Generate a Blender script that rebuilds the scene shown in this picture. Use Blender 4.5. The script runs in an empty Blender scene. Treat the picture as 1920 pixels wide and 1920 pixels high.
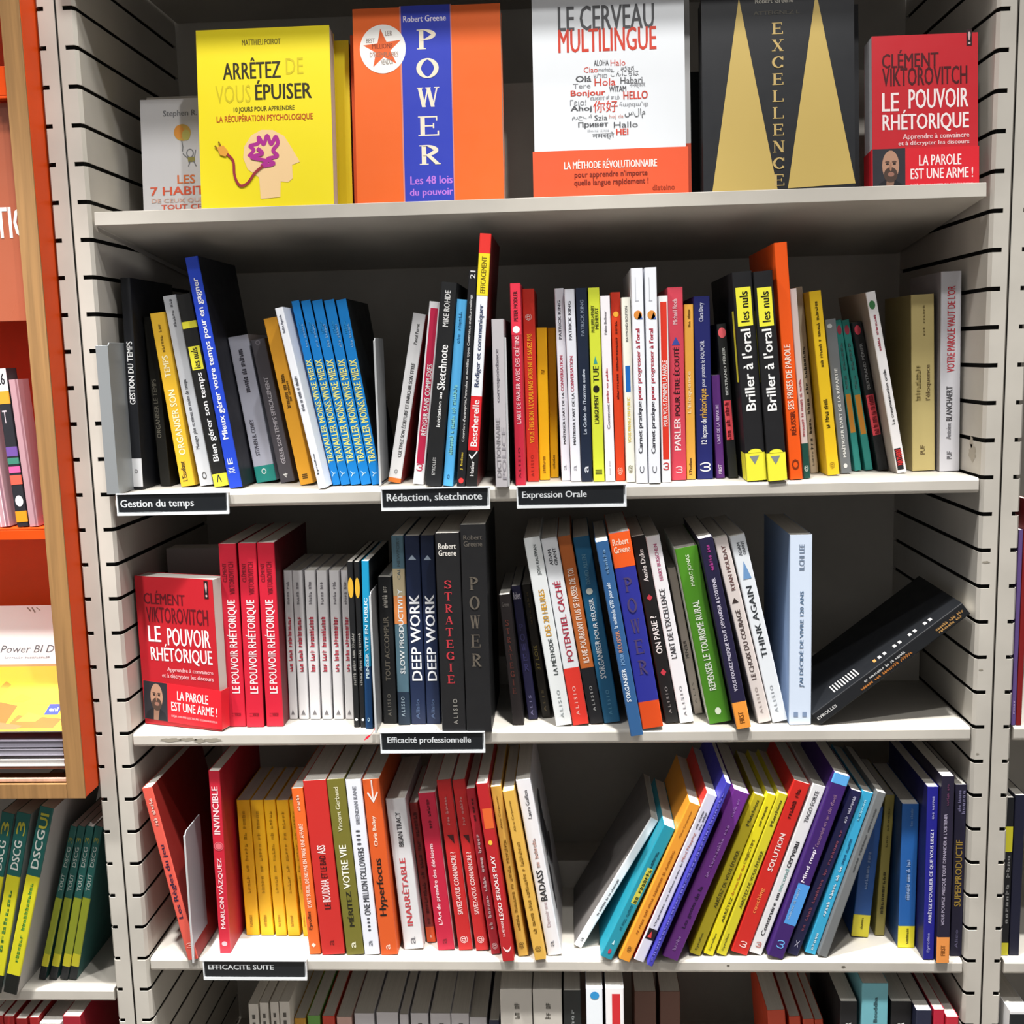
import bpy, bmesh, math, random
from mathutils import Vector, Matrix
R=math.radians
random.seed(4)
S=bpy.context.scene
COL=S.collection
ZB=1.40            # height of the second shelf's board above the floor
# ---------------- camera ----------------
cam=bpy.data.cameras.new('camera');cam.sensor_width=36;cam.sensor_fit='HORIZONTAL';cam.lens=2069.208/1920*36
cam.clip_start=.05;cam.clip_end=30
co=bpy.data.objects.new('camera',cam);COL.objects.link(co)
co.location=(.035696,-1.208117,.144788+ZB);co.rotation_euler=(R(81.863704),R(1.463225),R(2.85139))
S.camera=co
# ---------------- world, lamps, exposure ----------------
w=bpy.data.worlds.new('world');S.world=w;w.use_nodes=True
bg=w.node_tree.nodes['Background'];bg.inputs[0].default_value=(1,.98,.96,1);bg.inputs[1].default_value=.17
def spot(x,y,z,tx,ty,tz,power,size=.035,cone=110,blend=1.,col=(1,.98,.945)):
    l=bpy.data.lights.new('ceiling_spot','SPOT');l.energy=power;l.shadow_soft_size=size;l.spot_size=R(cone);l.spot_blend=blend;l.color=col
    o=bpy.data.objects.new('ceiling_spot',l);COL.objects.link(o);o.location=(x,y,z+ZB)
    o.rotation_euler=(Vector((tx,ty,tz))-Vector((x,y,z))).to_track_quat('-Z','Y').to_euler()
    return o
for sx,pw in((-.52,310),(.04,275),(.54,260)):
    spot(sx,-.36,1.35,sx,-.36-.123,.35,pw,.03,60)
spot(-.36,-.33,1.05,-.31,.02,-.2,14,.03,120)
spot(.30,-.33,1.05,.25,.02,-.2,9,.03,120)
spot(.38,-.92,1.67,-.12,.05,.12,34,.03,95)
spot(-.85,-.60,.75,-.66,0,-.35,30,.05,70)
S.view_settings.view_transform='Standard';S.view_settings.look='None';S.view_settings.gamma=1;S.view_settings.use_curve_mapping=False
S.view_settings.exposure=0.5
# ---------------- materials ----------------
def lin(h):
    h=h.lstrip('#')
    if len(h)==3: h=''.join(c*2 for c in h)
    f=lambda c:c/12.92 if c<=.04045 else ((c+.055)/1.055)**2.4
    return tuple(f(int(h[i:i+2],16)/255) for i in(0,2,4))+(1,)
MC={}
def mat(hexc,rough=.48,kind='print',spec=.4):
    key=(hexc,rough,kind)
    if key in MC: return MC[key]
    m=bpy.data.materials.new(kind+'_'+hexc.strip('#'));m.use_nodes=True;nt=m.node_tree;b=nt.nodes['Principled BSDF']
    b.inputs['Base Color'].default_value=lin(hexc);b.inputs['Roughness'].default_value=rough
    b.inputs['Specular IOR Level'].default_value=spec
    tc=nt.nodes.new('ShaderNodeTexCoord')
    L=nt.links.new
    if kind in('print','paint','plate'):
        n=nt.nodes.new('ShaderNodeTexNoise');n.inputs['Scale'].default_value={'print':60,'paint':9,'plate':30}[kind];n.inputs['Detail'].default_value=4
        L(tc.outputs['Object'],n.inputs['Vector'])
        mr=nt.nodes.new('ShaderNodeMapRange');mr.inputs[3].default_value=rough-.08;mr.inputs[4].default_value=rough+.1
        L(n.outputs[0],mr.inputs[0]);L(mr.outputs[0],b.inputs['Roughness'])
        if kind=='paint':
            mx=nt.nodes.new('ShaderNodeMix');mx.data_type='RGBA';mx.inputs[6].default_value=tuple(c*.86 for c in lin(hexc)[:3])+(1,);mx.inputs[7].default_value=lin(hexc)
            rp=nt.nodes.new('ShaderNodeMapRange');rp.inputs[1].default_value=.35;rp.inputs[2].default_value=.6
            L(n.outputs[0],rp.inputs[0]);L(rp.outputs[0],mx.inputs[0]);L(mx.outputs[2],b.inputs['Base Color'])
    if kind=='paper':
        mp=nt.nodes.new('ShaderNodeMapping');mp.inputs['Scale'].default_value=(900,6,6)
        n=nt.nodes.new('ShaderNodeTexNoise');n.inputs['Scale'].default_value=1;n.inputs['Detail'].default_value=3
        L(tc.outputs['Object'],mp.inputs[0]);L(mp.outputs[0],n.inputs['Vector'])
        mx=nt.nodes.new('ShaderNodeMix');mx.data_type='RGBA';mx.inputs[6].default_value=tuple(c*.72 for c in lin(hexc)[:3])+(1,);mx.inputs[7].default_value=lin(hexc)
        L(n.outputs[0],mx.inputs[0]);L(mx.outputs[2],b.inputs['Base Color'])
    if kind=='wood':
        mp=nt.nodes.new('ShaderNodeMapping');mp.inputs['Scale'].default_value=(160,160,5)
        n=nt.nodes.new('ShaderNodeTexNoise');n.inputs['Scale'].default_value=1;n.inputs['Detail'].default_value=6;n.inputs['Distortion'].default_value=.6
        L(tc.outputs['Object'],mp.inputs[0]);L(mp.outputs[0],n.inputs['Vector'])
        cr=nt.nodes.new('ShaderNodeValToRGB');cr.color_ramp.elements[0].position=.3;cr.color_ramp.elements[1].position=.7
        cr.color_ramp.elements[0].color=tuple(c*.66 for c in lin(hexc)[:3])+(1,);cr.color_ramp.elements[1].color=lin(hexc)
        L(n.outputs[0],cr.inputs[0]);L(cr.outputs[0],b.inputs['Base Color'])
    if kind=='metal': b.inputs['Metallic'].default_value=.35
    MC[key]=m;return m
PAPER=mat('#d9d5cd',.8,'paper')
# ---------------- mesh helper ----------------
class MB:
    def __init__(s): s.v=[];s.f=[];s.m=[];s.mats=[]
    def mi(s,m):
        if m not in s.mats: s.mats.append(m)
        return s.mats.index(m)
    def add(s,vs,fs,m):
        n=len(s.v);s.v+=[tuple(p) for p in vs];k=s.mi(m)
        for f in fs: s.f.append([i+n for i in f]);s.m.append(k)
    def box(s,x0,x1,y0,y1,z0,z1,m):
        s.add([(x0,y0,z0),(x1,y0,z0),(x1,y1,z0),(x0,y1,z0),(x0,y0,z1),(x1,y0,z1),(x1,y1,z1),(x0,y1,z1)],
              [(0,3,2,1),(4,5,6,7),(0,1,5,4),(1,2,6,5),(2,3,7,6),(3,0,4,7)],m)
    def prism(s,poly,a,b,axis,m,cap=None):
        """poly: 2D points; extruded from a to b along axis (x: poly=(y,z), y: (x,z), z: (x,y))"""
        P={'x':lambda p,t:(t,p[0],p[1]),'y':lambda p,t:(p[0],t,p[1]),'z':lambda p,t:(p[0],p[1],t)}[axis]
        n=len(poly);vs=[P(p,a) for p in poly]+[P(p,b) for p in poly]
        s.add(vs,[(i,(i+1)%n,(i+1)%n+n,i+n) for i in range(n)]+[tuple(range(n))[::-1],tuple(range(n,2*n))],m)
    def flat(s,pts2,y,m,axis='y'):
        s.add([(p[0],y,p[1]) for p in pts2],[tuple(range(len(pts2)))],m)
    def build(s,name,parent=None,bevel=0,seg=2,smooth=False,fix=True):
        me=bpy.data.meshes.new(name);me.from_pydata(s.v,[],s.f)
        for m in s.mats: me.materials.append(m)
        me.polygons.foreach_set('material_index',s.m)
        if fix:
            bm=bmesh.new();bm.from_mesh(me);bmesh.ops.recalc_face_normals(bm,faces=bm.faces)
            bm.to_mesh(me);bm.free()
        me.update()
        o=bpy.data.objects.new(name,me);COL.objects.link(o)
        if parent: o.parent=parent
        if bevel:
            b=o.modifiers.new('bevel','BEVEL');b.width=bevel;b.segments=seg;b.limit_method='ANGLE';b.angle_limit=R(40)
        if smooth:
            for p in me.polygons: p.use_smooth=True
        return o
def thing(name,label,cat,loc=(0,0,0),rot=(0,0,0),group=None):
    o=bpy.data.objects.new(name,None);o.empty_display_size=.02;COL.objects.link(o);o.location=loc;o.rotation_euler=rot
    o['label']=label;o['category']=cat
    if group:o['group']=group
    return o
def tag(o,label,cat,group=None):
    o['label']=label;o['category']=cat
    if group:o['group']=group
    return o
# ---------------- lettering ----------------
TC={}
def glyphs(s,bold=True):
    key=(s,bold)
    if key in TC: return TC[key]
    cu=bpy.data.curves.new('t','FONT');cu.body=s;cu.size=1;cu.resolution_u=2;cu.fill_mode='FRONT'
    o=bpy.data.objects.new('t',cu)
    me=bpy.data.meshes.new_from_object(o)
    vs=[(v.co.x,v.co.y) for v in me.vertices];fs=[tuple(p.vertices) for p in me.polygons]
    bpy.data.objects.remove(o);bpy.data.curves.remove(cu);bpy.data.meshes.remove(me)
    if not vs: vs=[(0,0),(1,0),(1,1)];fs=[]
    vs=[(x,y,0) for x,y in vs];x0=min(v[0] for v in vs);x1=max(v[0] for v in vs);y0=min(v[1] for v in vs);y1=max(v[1] for v in vs)
    sx=(x1-x0) or 1;sy=(y1-y0) or 1
    if bold and len(s)>1:
        n=len(vs);e=.022;vs=[(x-e,y,0) for x,y,_ in vs]+[(x+e,y,1) for x,y,_ in vs];fs=fs+[tuple(i+n for i in f) for f in fs];x0-=e;x1+=e;sx+=2*e
    r=([((x-x0)/sx,(y-y0)/sy,k*.00002) for x,y,k in vs],fs,sx/sy);TC[key]=r;return r
def rect(x0,y0,x1,y1): return [(x0,y0),(x1,y0),(x1,y1),(x0,y1)]
def ring(cx,cy,rx,ry,tx,ty,a0,a1,n=22):
    o=[];
    for i in range(n):
        a=R(a0+(a1-a0)*i/n);b=R(a0+(a1-a0)*(i+1)/n);ta=lambda q:tx*abs(math.cos(q))+ty*abs(math.sin(q))
        f=lambda q,k:(cx+(rx-k*ta(q))*math.cos(q),cy+(ry-k*ta(q))*math.sin(q))
        o.append([f(a,0),f(b,0),f(b,1),f(a,1)])
    return o
def serif_letter(ch):
    """roman capital as polygons in a unit box"""
    T=.2;t=.07;h=.05
    st=lambda x:[rect(x-T/2,0,x+T/2,1),rect(x-.2,0,x+.2,h),rect(x-.2,1-h,x+.2,1)]
    ln=lambda x0,y0,x1,y1,wd:[[(x0-wd/2,y0),(x0+wd/2,y0),(x1+wd/2,y1),(x1-wd/2,y1)]]
    if ch=='P': return st(.25)+ring(.4,.73,.5,.27,T,t,-90,90)+[rect(.2,.46,.42,.53),rect(.2,.94,.42,1)]
    if ch=='R': return serif_letter('P')+ln(.88,0,.45,.48,.22)+[rect(.74,0,1,h)]
    if ch=='O': return ring(.5,.5,.5,.51,T,t,0,360,36)
    if ch=='C': return ring(.55,.5,.55,.51,T,t,42,318,30)+[rect(.88,.66,.95,.98),rect(.88,.03,.93,.26)]
    if ch=='G': return ring(.52,.5,.52,.51,T,t,42,340,30)+[rect(.78,.05,.96,.45),rect(.66,.4,1,.46),rect(.88,.66,.94,.98)]
    if ch=='E': return st(.22)+[rect(.2,0,.92,t),rect(.2,.47,.7,.47+t),rect(.2,1-t,.86,1),rect(.88,0,.95,.25),rect(.68,.38,.74,.64),rect(.82,.76,.88,1)]
    if ch=='L': return st(.22)+[rect(.2,0,.92,t),rect(.88,0,.95,.28)]
    if ch=='I': return st(.5)
    if ch=='T': return st(.5)+[rect(.04,1-t,.96,1),rect(.04,.74,.1,1),rect(.9,.74,.96,1)]
    if ch=='N': return ln(.16,0,.16,1,t)+ln(.86,0,.86,1,t)+ln(.84,0,.18,1,.24)+[rect(0,0,.32,h),rect(0,1-h,.3,1),rect(.7,1-h,1,1)]
    if ch=='X': return ln(.84,0,.16,1,.24)+ln(.14,0,.86,1,t)+[rect(.64,0,1,h),rect(0,0,.34,h),rect(0,1-h,.36,1),rect(.66,1-h,1,1)]
    if ch=='W': return ln(.3,0,.12,1,.17)+ln(.3,0,.5,1,t)+ln(.7,0,.5,1,.17)+ln(.7,0,.9,1,t)+[rect(0,1-h,.28,1),rect(.38,1-h,.62,1),rect(.76,1-h,1,1)]
    if ch=='A': return ln(.84,0,.52,1,.22)+ln(.12,0,.48,1,t)+[rect(.25,.3,.7,.36),rect(0,0,.28,h),rect(.66,0,1,h)]
    if ch=='S': return ring(.48,.75,.42,.25,.16,t,30,270,18)+ring(.5,.26,.46,.26,.18,t,-150,90,18)+[rect(.8,.7,.87,.98),rect(.06,.02,.12,.3)]
    return [rect(.1,0,.9,1)]
def put_text(mb,s,x0,x1,z0,z1,y,m,bold=True,mode='h',serif=False):
    """lettering on a surface facing -y.  h: reads left to right; v: reads upwards; stack: letters one above another"""
    if mode=='stack':
        n=len(s);H=(z1-z0)/n
        for i,ch in enumerate(s):
            b=z1-(i+1)*H+H*.16
            if serif:
                for j,pl in enumerate(serif_letter(ch)): mb.add([(x0+(x1-x0)*u,y-j*.000012,b+H*.68*v) for u,v in pl],[tuple(range(len(pl)))],m)
            else: put_text(mb,ch,x0,x1,b,b+H*.68,y,m,bold)
        return
    if isinstance(s,tuple):      # print too small to read: word lengths become runs of letter-like strokes
        n=sum(s)+len(s)-1;rr=random.Random(n*7+int(abs(z0)*9999)%97);gaps=[sum(s[:k+1])+k for k in range(len(s)-1)]
        for i in range(n):
            if i in gaps: continue
            a=(i+.12)/n;b=(i+.86)/n;top=rr.choice((.72,.72,1.,.8));w=.3/n
            y-=.000004
            for u0,u1,v0,v1 in ((a,a+w,0,top),)+rr.choice((((b-w,b,0,.7),(a,b,.58,.74)),((a,b,0,.16),(b-w,b,0,.45)),((a,b,.3,.45),(a,b,.6,.74)),((b-w,b,.1,.72),(a,b,0,.15),(a,b,.6,.74)))):
                if mode=='h': mb.add([(x0+(x1-x0)*u,y,z0+(z1-z0)*v) for u,v in rect(u0,v0,u1,v1)],[(0,1,2,3)],m)
                else: mb.add([(x1-(x1-x0)*v,y,z0+(z1-z0)*u) for u,v in rect(u0,v0,u1,v1)],[(0,1,2,3)],m)
        return
    vs,fs,asp=glyphs(s,bold)
    if mode=='h': mb.add([(x0+(x1-x0)*u,y-k,z0+(z1-z0)*v) for u,v,k in vs],fs,m)
    else: mb.add([(x1-(x1-x0)*v,y-k,z0+(z1-z0)*u) for u,v,k in vs],fs,m)
# ---------------- spine-out books ----------------
def profile(t,d,r,k=0.):
    """outer edge of a folded cover seen from above, from back left round the spine to back right, grown by k"""
    p=[(-t/2-k,d)]
    n=3
    for i in range(n+1):
        a=R(180+90*i/n);p.append((-t/2+r+(r+k)*math.cos(a),r+(r+k)*math.sin(a)))
    for i in range(n+1):
        a=R(270+90*i/n);p.append((t/2-r+(r+k)*math.cos(a),r+(r+k)*math.sin(a)))
    p.append((t/2+k,d));return p
def spine_book(x,y,z,h,t,d,lean,col,label,texts,bands,ex,rot=None,name='book',paper=None):
    root=thing(name,label,'book',(x,y,z+ZB),rot or (0,R(lean),0),ex.get('group'))
    t=max(t,.0035);c=min(.0006,t*.08);r=min(.0013,t*.22)
    mb=MB();main=mat(col);sl=mat(ex.get('sl',col));sr=mat(ex.get('sr',col))
    o=profile(t,d,r);i=profile(t-2*c,d,max(r-c,.0002));i=[(p[0],p[1]+c if k not in(0,len(i)-1) else p[1]) for k,p in enumerate(i)]
    n=len(o)
    vs=[(p[0],p[1],0) for p in o]+[(p[0],p[1],h) for p in o]+[(p[0],p[1],0) for p in i]+[(p[0],p[1],h) for p in i]
    for k in range(n-1):
        m=sl if k==0 else sr if k==n-2 else main
        mb.add([vs[k],vs[k+1],vs[k+1+n],vs[k+n]],[(0,1,2,3)],m)
        mb.add([vs[k+2*n],vs[k+1+2*n],vs[k+1+3*n],vs[k+3*n]],[(3,2,1,0)],main)
        mb.add([vs[k+n],vs[k+1+n],vs[k+1+3*n],vs[k+3*n]],[(0,1,2,3)],m)
        mb.add([vs[k],vs[k+1],vs[k+1+2*n],vs[k+2*n]],[(3,2,1,0)],m)
    for k in(0,n-1): mb.add([vs[k],vs[k+n],vs[k+3*n],vs[k+2*n]],[(0,1,2,3)],main)
    kb=.00008
    for (a,b,bc,c0,c1) in bands:
        kb+=.00003;m=mat(bc);pr=profile(t,d,r,kb)
        if c0<=.001 and c1>=.999:
            pts=pr[1:-1]
            if ex.get('wrap'): pts=[(pr[0][0],.03)]+pts+[(pr[-1][0],.03)]
        else: pts=[(-t/2+c0*t,-kb),(-t/2+c1*t,-kb)]
        for k in range(len(pts)-1):
            p,q=pts[k],pts[k+1];mb.add([(p[0],p[1],a*h),(q[0],q[1],a*h),(q[0],q[1],b*h),(p[0],p[1],b*h)],[(0,1,2,3)],m)
    if ex.get('arch'):     # rounded top of the coloured foot and the same strip on the left cover
        m=mat('#ece63c');f=[b for b in bands if b[0]<.02][0][1]*h
        mb.add([(t*.36*math.cos(R(a)),-.0003,f+t*.2*math.sin(R(a))) for a in range(0,181,15)],[tuple(range(13))],m)
        mb.add([(-t/2-.0002,.003,0),(-t/2-.0002,.03,0),(-t/2-.0002,.03,f),(-t/2-.0002,.003,f)],[(0,1,2,3)],m)
        mb.add([(-t/2-.0002,.006,h*.48),(-t/2-.0002,.018,h*.48),(-t/2-.0002,.018,h*.82),(-t/2-.0002,.006,h*.82)],[(0,1,2,3)],m)
    if ex.get('blot'):     # dark blotches printed on the right cover
        m=mat('#4a464a')
        for (yy,zz,ry,rz) in((.05,.62,.02,.035),(.07,.5,.014,.03),(.06,.74,.016,.02),(.09,.42,.02,.02),(.04,.3,.01,.03)):
            mb.add([(t/2+.0002,yy+ry*math.cos(R(a))*(1+.3*math.sin(R(a*3))),zz*h+rz*math.sin(R(a))) for a in range(0,360,24)],[tuple(range(15))],m)
    if ex.get('coverdots'):  # marks and sticker printed on the cover lying uppermost
        m=mat('#c9c7c4')
        for k in range(10):
            mb.add([(-t/2-.0002,.012,h*(.17+.018*k)),(-t/2-.0002,.034,h*(.165+.018*k)),(-t/2-.0002,.034,h*(.172+.018*k)),(-t/2-.0002,.012,h*(.178+.018*k))],[(0,1,2,3)],m)
        for k in range(12):
            if k in(3,6,9): continue
            zz=h*(.44+.034*k);mb.add([(-t/2-.0002,.012,zz),(-t/2-.0002,.02,zz),(-t/2-.0002,.02,zz+.0035),(-t/2-.0002,.012,zz+.0035)],[(0,1,2,3)],mat('#c98a4c') if k==0 else m)
    ty=-.00026
    for (s,a,b,c0,c1,tc,mode) in texts:
        m=mat(tc,.5)
        if mode=='h': put_text(mb,s,-t/2+c0*t,-t/2+c1*t,a*h,b*h,ty,m,True,'h')
        elif mode=='stack': put_text(mb,s,-t/2+c0*t,-t/2+c1*t,a*h,b*h,ty,m,True,'stack',bool(ex.get('serif')))
        elif len(s)==1 and isinstance(s,str): put_text(mb,s,-t/2+c0*t,-t/2+c1*t,a*h,b*h,ty,m,False,'v' if s not in'▲▼✓↓●◆◉^' else 'h')
        else: put_text(mb,s,-t/2+c0*t,-t/2+c1*t,a*h,b*h,ty,m,True,'v')
    mb.build('cover',root,fix=False)
    pb=MB();g=c+.0001
    pb.box(-t/2+g,t/2-g,c+.0008,d-.0012,.0004,h-.0004,paper or PAPER);pb.build('page_block',root,fix=False)
    return root
# ---------------- books turned face out ----------------
def face_book(label,x,y,z,w,h,t,col,tilt=7,yaw=0,draw=None,spine=None,name='book',rightedge=None):
    """cover faces -y; spine edge at x=0, pages open at x=w"""
    root=thing(name,label,'book',(x,y,z+ZB),(R(-tilt),0,R(yaw)))
    c=.0007;m=mat(col);ms=mat(spine or col);mb=MB()
    mb.box(0,w,0,c,0,h,m);mb.box(0,w,t-c,t,0,h,m);mb.box(0,c,c,t-c,0,h,ms)
    if draw: draw(mb,w,h)
    mb.build('cover',root,fix=False)
    pb=MB();pb.box(c+.0002,w-.0006,c+.0002,t-c-.0002,.0004,h-.0005,mat('#d9d5cd',.8,'paper'));pb.build('page_block',root,fix=False)
    return root
# ---------------- room ----------------
PNT='#c3beb5'
def struct(mb,name): o=mb.build(name);o['kind']='structure';return o
m=MB();m.box(-3,3,-3,1.0,-.05,0,mat('#8a8580',.5,'paint'));struct(m,'floor')
m=MB();m.box(-3,3,.5,.6,0,2.9,mat('#a59d94',.7,'paint'));struct(m,'wall_back')
# ---------------- slotted shelving bays ----------------
PT=mat(PNT,.42,'paint');PD=mat('#0c0b0a',.9,'plain')
def unit(label): return thing('shelving_unit',label,'shelving unit',(0,0,0))
def part(mb,name,par,bevel=0): 
    o=mb.build(name,par,bevel);
    if par and par.type=='EMPTY' and par.location.z<.1: o.location.z=ZB
    return o
def slotted_panel(par,sgn,xf0,xtip,xb,z0,z1,depth=.3168):
    """folded steel side: front flange from xf0 to the bend xb, then straight back; a slot every 40 mm that starts at xtip"""
    mb=MB();th=.0013*sgn;b=.006
    inn=1 if abs(xb)<abs(xf0) else -1     # direction towards the bay
    th=.0013*(1 if (xf0-xb)>0 else -1)
    k0=int(math.ceil((-z1)/.04));k1=int(math.floor((-z0)/.04))
    zs=[-k*.04 for k in range(k0,k1+1)]
    edges=[z1]+zs+[z0]
    bx=xb+(.003 if th>0 else -.003)
    prof=[(xtip,0),(bx,0),(xb,.0045),(xb,depth),(xb+th,depth),(xb+th,.0055),(bx+.0002*(1 if th>0 else -1),.0013),(xtip,.0013)]
    for i in range(len(edges)-1):
        top=edges[i]-(.0023 if i else 0);bot=edges[i+1]+(.0023 if i<len(edges)-2 else 0)
        mb.prism(prof,bot,top,'z',PT)
    lo,hi=min(xf0,xtip),max(xf0,xtip);mb.box(lo,hi,0,.0013,z0,z1,PT)
    o=part(mb,'side_panel',par)
    ml=MB();a,c=sorted((xb+th*3.2,xf0-th*.6));ml.box(a,c,.0042,depth,z0,z1,PD);q=ml.build('slot_dark_fill',o,fix=True)  # black fill standing in for the darkness inside the hollow upright
    return o
def shelf(par,x0,x1,z,depth=.3165,th=.0165,stop=.0375):
    mb=MB()
    mb.prism([(0,z-th+.003),(.0,z-.003),(.0012,z-.0008),(.004,z),(depth,z),(depth,z-.002),(.012,z-.002),(.012,z-th),(.003,z-th)],x0,x1,'x',PT)
    o=part(mb,'shelf',par,.0008)
    if stop:
        s=MB();s.box(x0+.002,x1-.002,.1775,.1787,z+.0001,z+stop,PT);s.build('back_stop',o)
    return o
U=unit('pale beige slotted steel shelving bay full of books between two slotted uprights')
m=MB();m.box(-.4985,.4985,.3172,.3185,-ZB+.001,.75,mat(PNT,.5,'paint'));part(m,'back_panel',U)
slotted_panel(U,-1,-.4987,-.4922,-.4793,-ZB+.001,.72)
slotted_panel(U,1,.4987,.4922,.4797,-ZB+.001,.72)
for z in(0,-.28,-.56,-.84,-1.12): shelf(U,-.4765,.4772,z)
m=MB();m.box(-.4765,.4772,-.048,.3165,.592,.606,PT);part(m,'shelf',U,.0015)
# inclined display shelf with a raised front lip
m=MB();m.prism([(-.0015,.2945),(-.0005,.309),(.0012,.309),(.0012,.3),(.31,.2700),(.31,.2635),(.003,.2945)],-.4745,.474,'x',PT)
sh=part(m,'display_shelf',U,.0005)
m=MB();m.prism([(.001,.2938),(.31,.2630),(.31,.2575),(.004,.2888)],-.4745,-.4732,'x',PT);m.build('side_flange',sh)
m=MB();m.prism([(.102,.2905),(.1032,.2905),(.1208,.4537),(.1196,.4537)],-.452,.474,'x',PT);m.build('backrest',sh)
# scuffs and stains worn into the paint
def blob(mb,cx,cz,rx,rz,fn,m,n=18):
    mb.add([fn(cx+rx*math.cos(R(a*360/n))*(1+.3*math.sin(a*2.7)),cz+rz*math.sin(R(a*360/n))*(1+.25*math.cos(a*1.9))) for a in range(n)],[tuple(range(n))],m)
m=MB();ST=mat('#a39c90',.6,'plate');ST2=mat('#8f897c',.6,'plate')
for q in((.030,.024,.010,.009),(.034,.036,.005,.006)): blob(m,*q,lambda u,v:(.4795,u,v),ST)
for q in((-.432,-.288,.012,.0022),(-.412,-.2875,.010,.0018),(-.398,-.289,.006,.0026),(-.383,-.2885,.010,.0022)): blob(m,*q,lambda u,v:(u,-.0002,v),ST2)
for q in((.342,-.5675,.0022,.0012),(.2095,-.5665,.0016,.001)): blob(m,*q,lambda u,v:(u,-.0002,v),mat('#5f5a50',.6,'plate'))
for q in((.4872,-.093,.004,.0012),(.486,-.214,.0022,.001),(.4855,-.311,.0016,.001)): blob(m,*q,lambda u,v:(u,-.0002,v),ST2)
part(m,'scuff_mark',U)
# neighbouring bays
UL=unit('pale slotted shelving bay with green exam books under the orange display frame')
slotted_panel(UL,1,-.5013,-.5128,-.5225,-ZB+.001,.72)
for z in(-.6,-.88): shelf(UL,-1.3,-.5245,z,stop=0)
m=MB();m.box(-1.3,-.5235,.3172,.3185,-ZB+.001,.75,mat(PNT,.5,'paint'));part(m,'back_panel',UL)
UR=unit('pale slotted shelving bay beyond the far upright, holding a lilac spine')
slotted_panel(UR,-1,.5013,.5128,.5222,-ZB+.001,.72)
for z in(.30,-.28,-.56,-.84): shelf(UR,.5245,1.2,z,stop=0)  # topmost shelf is out of view, added to keep the bay dark
m=MB();m.box(.5235,1.2,.3172,.3185,-ZB+.001,.75,mat(PNT,.5,'paint'));part(m,'back_panel',UR)
for x,u,l in((-.5,UL,'pale'),(.5,U,'pale')):
    m=MB();m.box(x-.0011,x+.0011,.0035,.05,-ZB+.001,.72,mat('#6d675f',.6,'plain'));part(m,'upright_seam',u)
# ---------------- orange display frame at the side ----------------
OF=thing('display_frame','orange display unit with a pale wood edge hung in front of the side bay','display',(-.8,-.02,0))
def op(mb,name,par=OF): o=mb.build(name,par,.0006);o.location=(.8,.02,ZB);return o
WD=mat('#a0784a',.55,'wood');OR=mat('#dc4a0e',.5,'paint',.2);ORD=mat('#d84a10',.5,'paint')
m=MB();m.box(-.5425,-.5215,-.0365,-.034,-.3437,.8,WD);m.box(-1.2,-.5425,-.0365,-.034,-.3437,-.3262,WD);op(m,'wood_edge')
m=MB();m.box(-.5425,-.5215,-.0338,-.0012,-.3425,.8,OR);m.box(-.5425,-.5240,-.0012,.13,-.3425,.8,OR);op(m,'side_panel')
m=MB();m.box(-1.2,-.5425,-.0338,-.0012,-.3425,-.3262,WD);op(m,'bottom_rail')
m=MB();m.box(-1.2,-.5429,.13,.132,-.3262,.8,ORD);op(m,'back_panel')
SG=mat('#a4583e',.28,'plate',.6)
m=MB();m.box(-1.2,-.5435,-.0225,-.019,.194,.4215,SG);sp=op(m,'sign_panel')
m=MB();put_text(m,'TIO',-.5745,-.5360,.2815,.3145,-.0228,mat('#ece6e2'),True,'h');m.build('sign_lettering',sp)
m=MB();m.box(-1.2,-.5435,-.0335,.13,.4225,.4255,OR);m.box(-1.2,-.5435,-.0335,-.0315,.4255,.455,OR);op(m,'upper_ledge')
m=MB();m.box(-1.2,-.5435,-.0335,.13,-.0335,-.0312,OR);m.box(-1.2,-.5435,-.0335,-.0315,-.0445,-.0335,OR);op(m,'magazine_ledge')
m=MB();m.box(-1.2,-.5435,-.030,.13,-.3105,-.3075,mat('#7a4632',.5,'wood'));m.box(-1.2,-.5435,-.0335,-.03,-.3245,-.3205,mat('#e8b49a',.5,'wood'));op(m,'lower_tray')

ll=bpy.data.lights.new('display_strip_lamp','AREA');ll.shape='RECTANGLE';ll.size=.4;ll.size_y=.012;ll.energy=.2;ll.color=(1,.95,.88)
lo=bpy.data.objects.new('display_strip_lamp',ll);COL.objects.link(lo);lo.location=(-.76,-.022,-.036+ZB)

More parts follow.
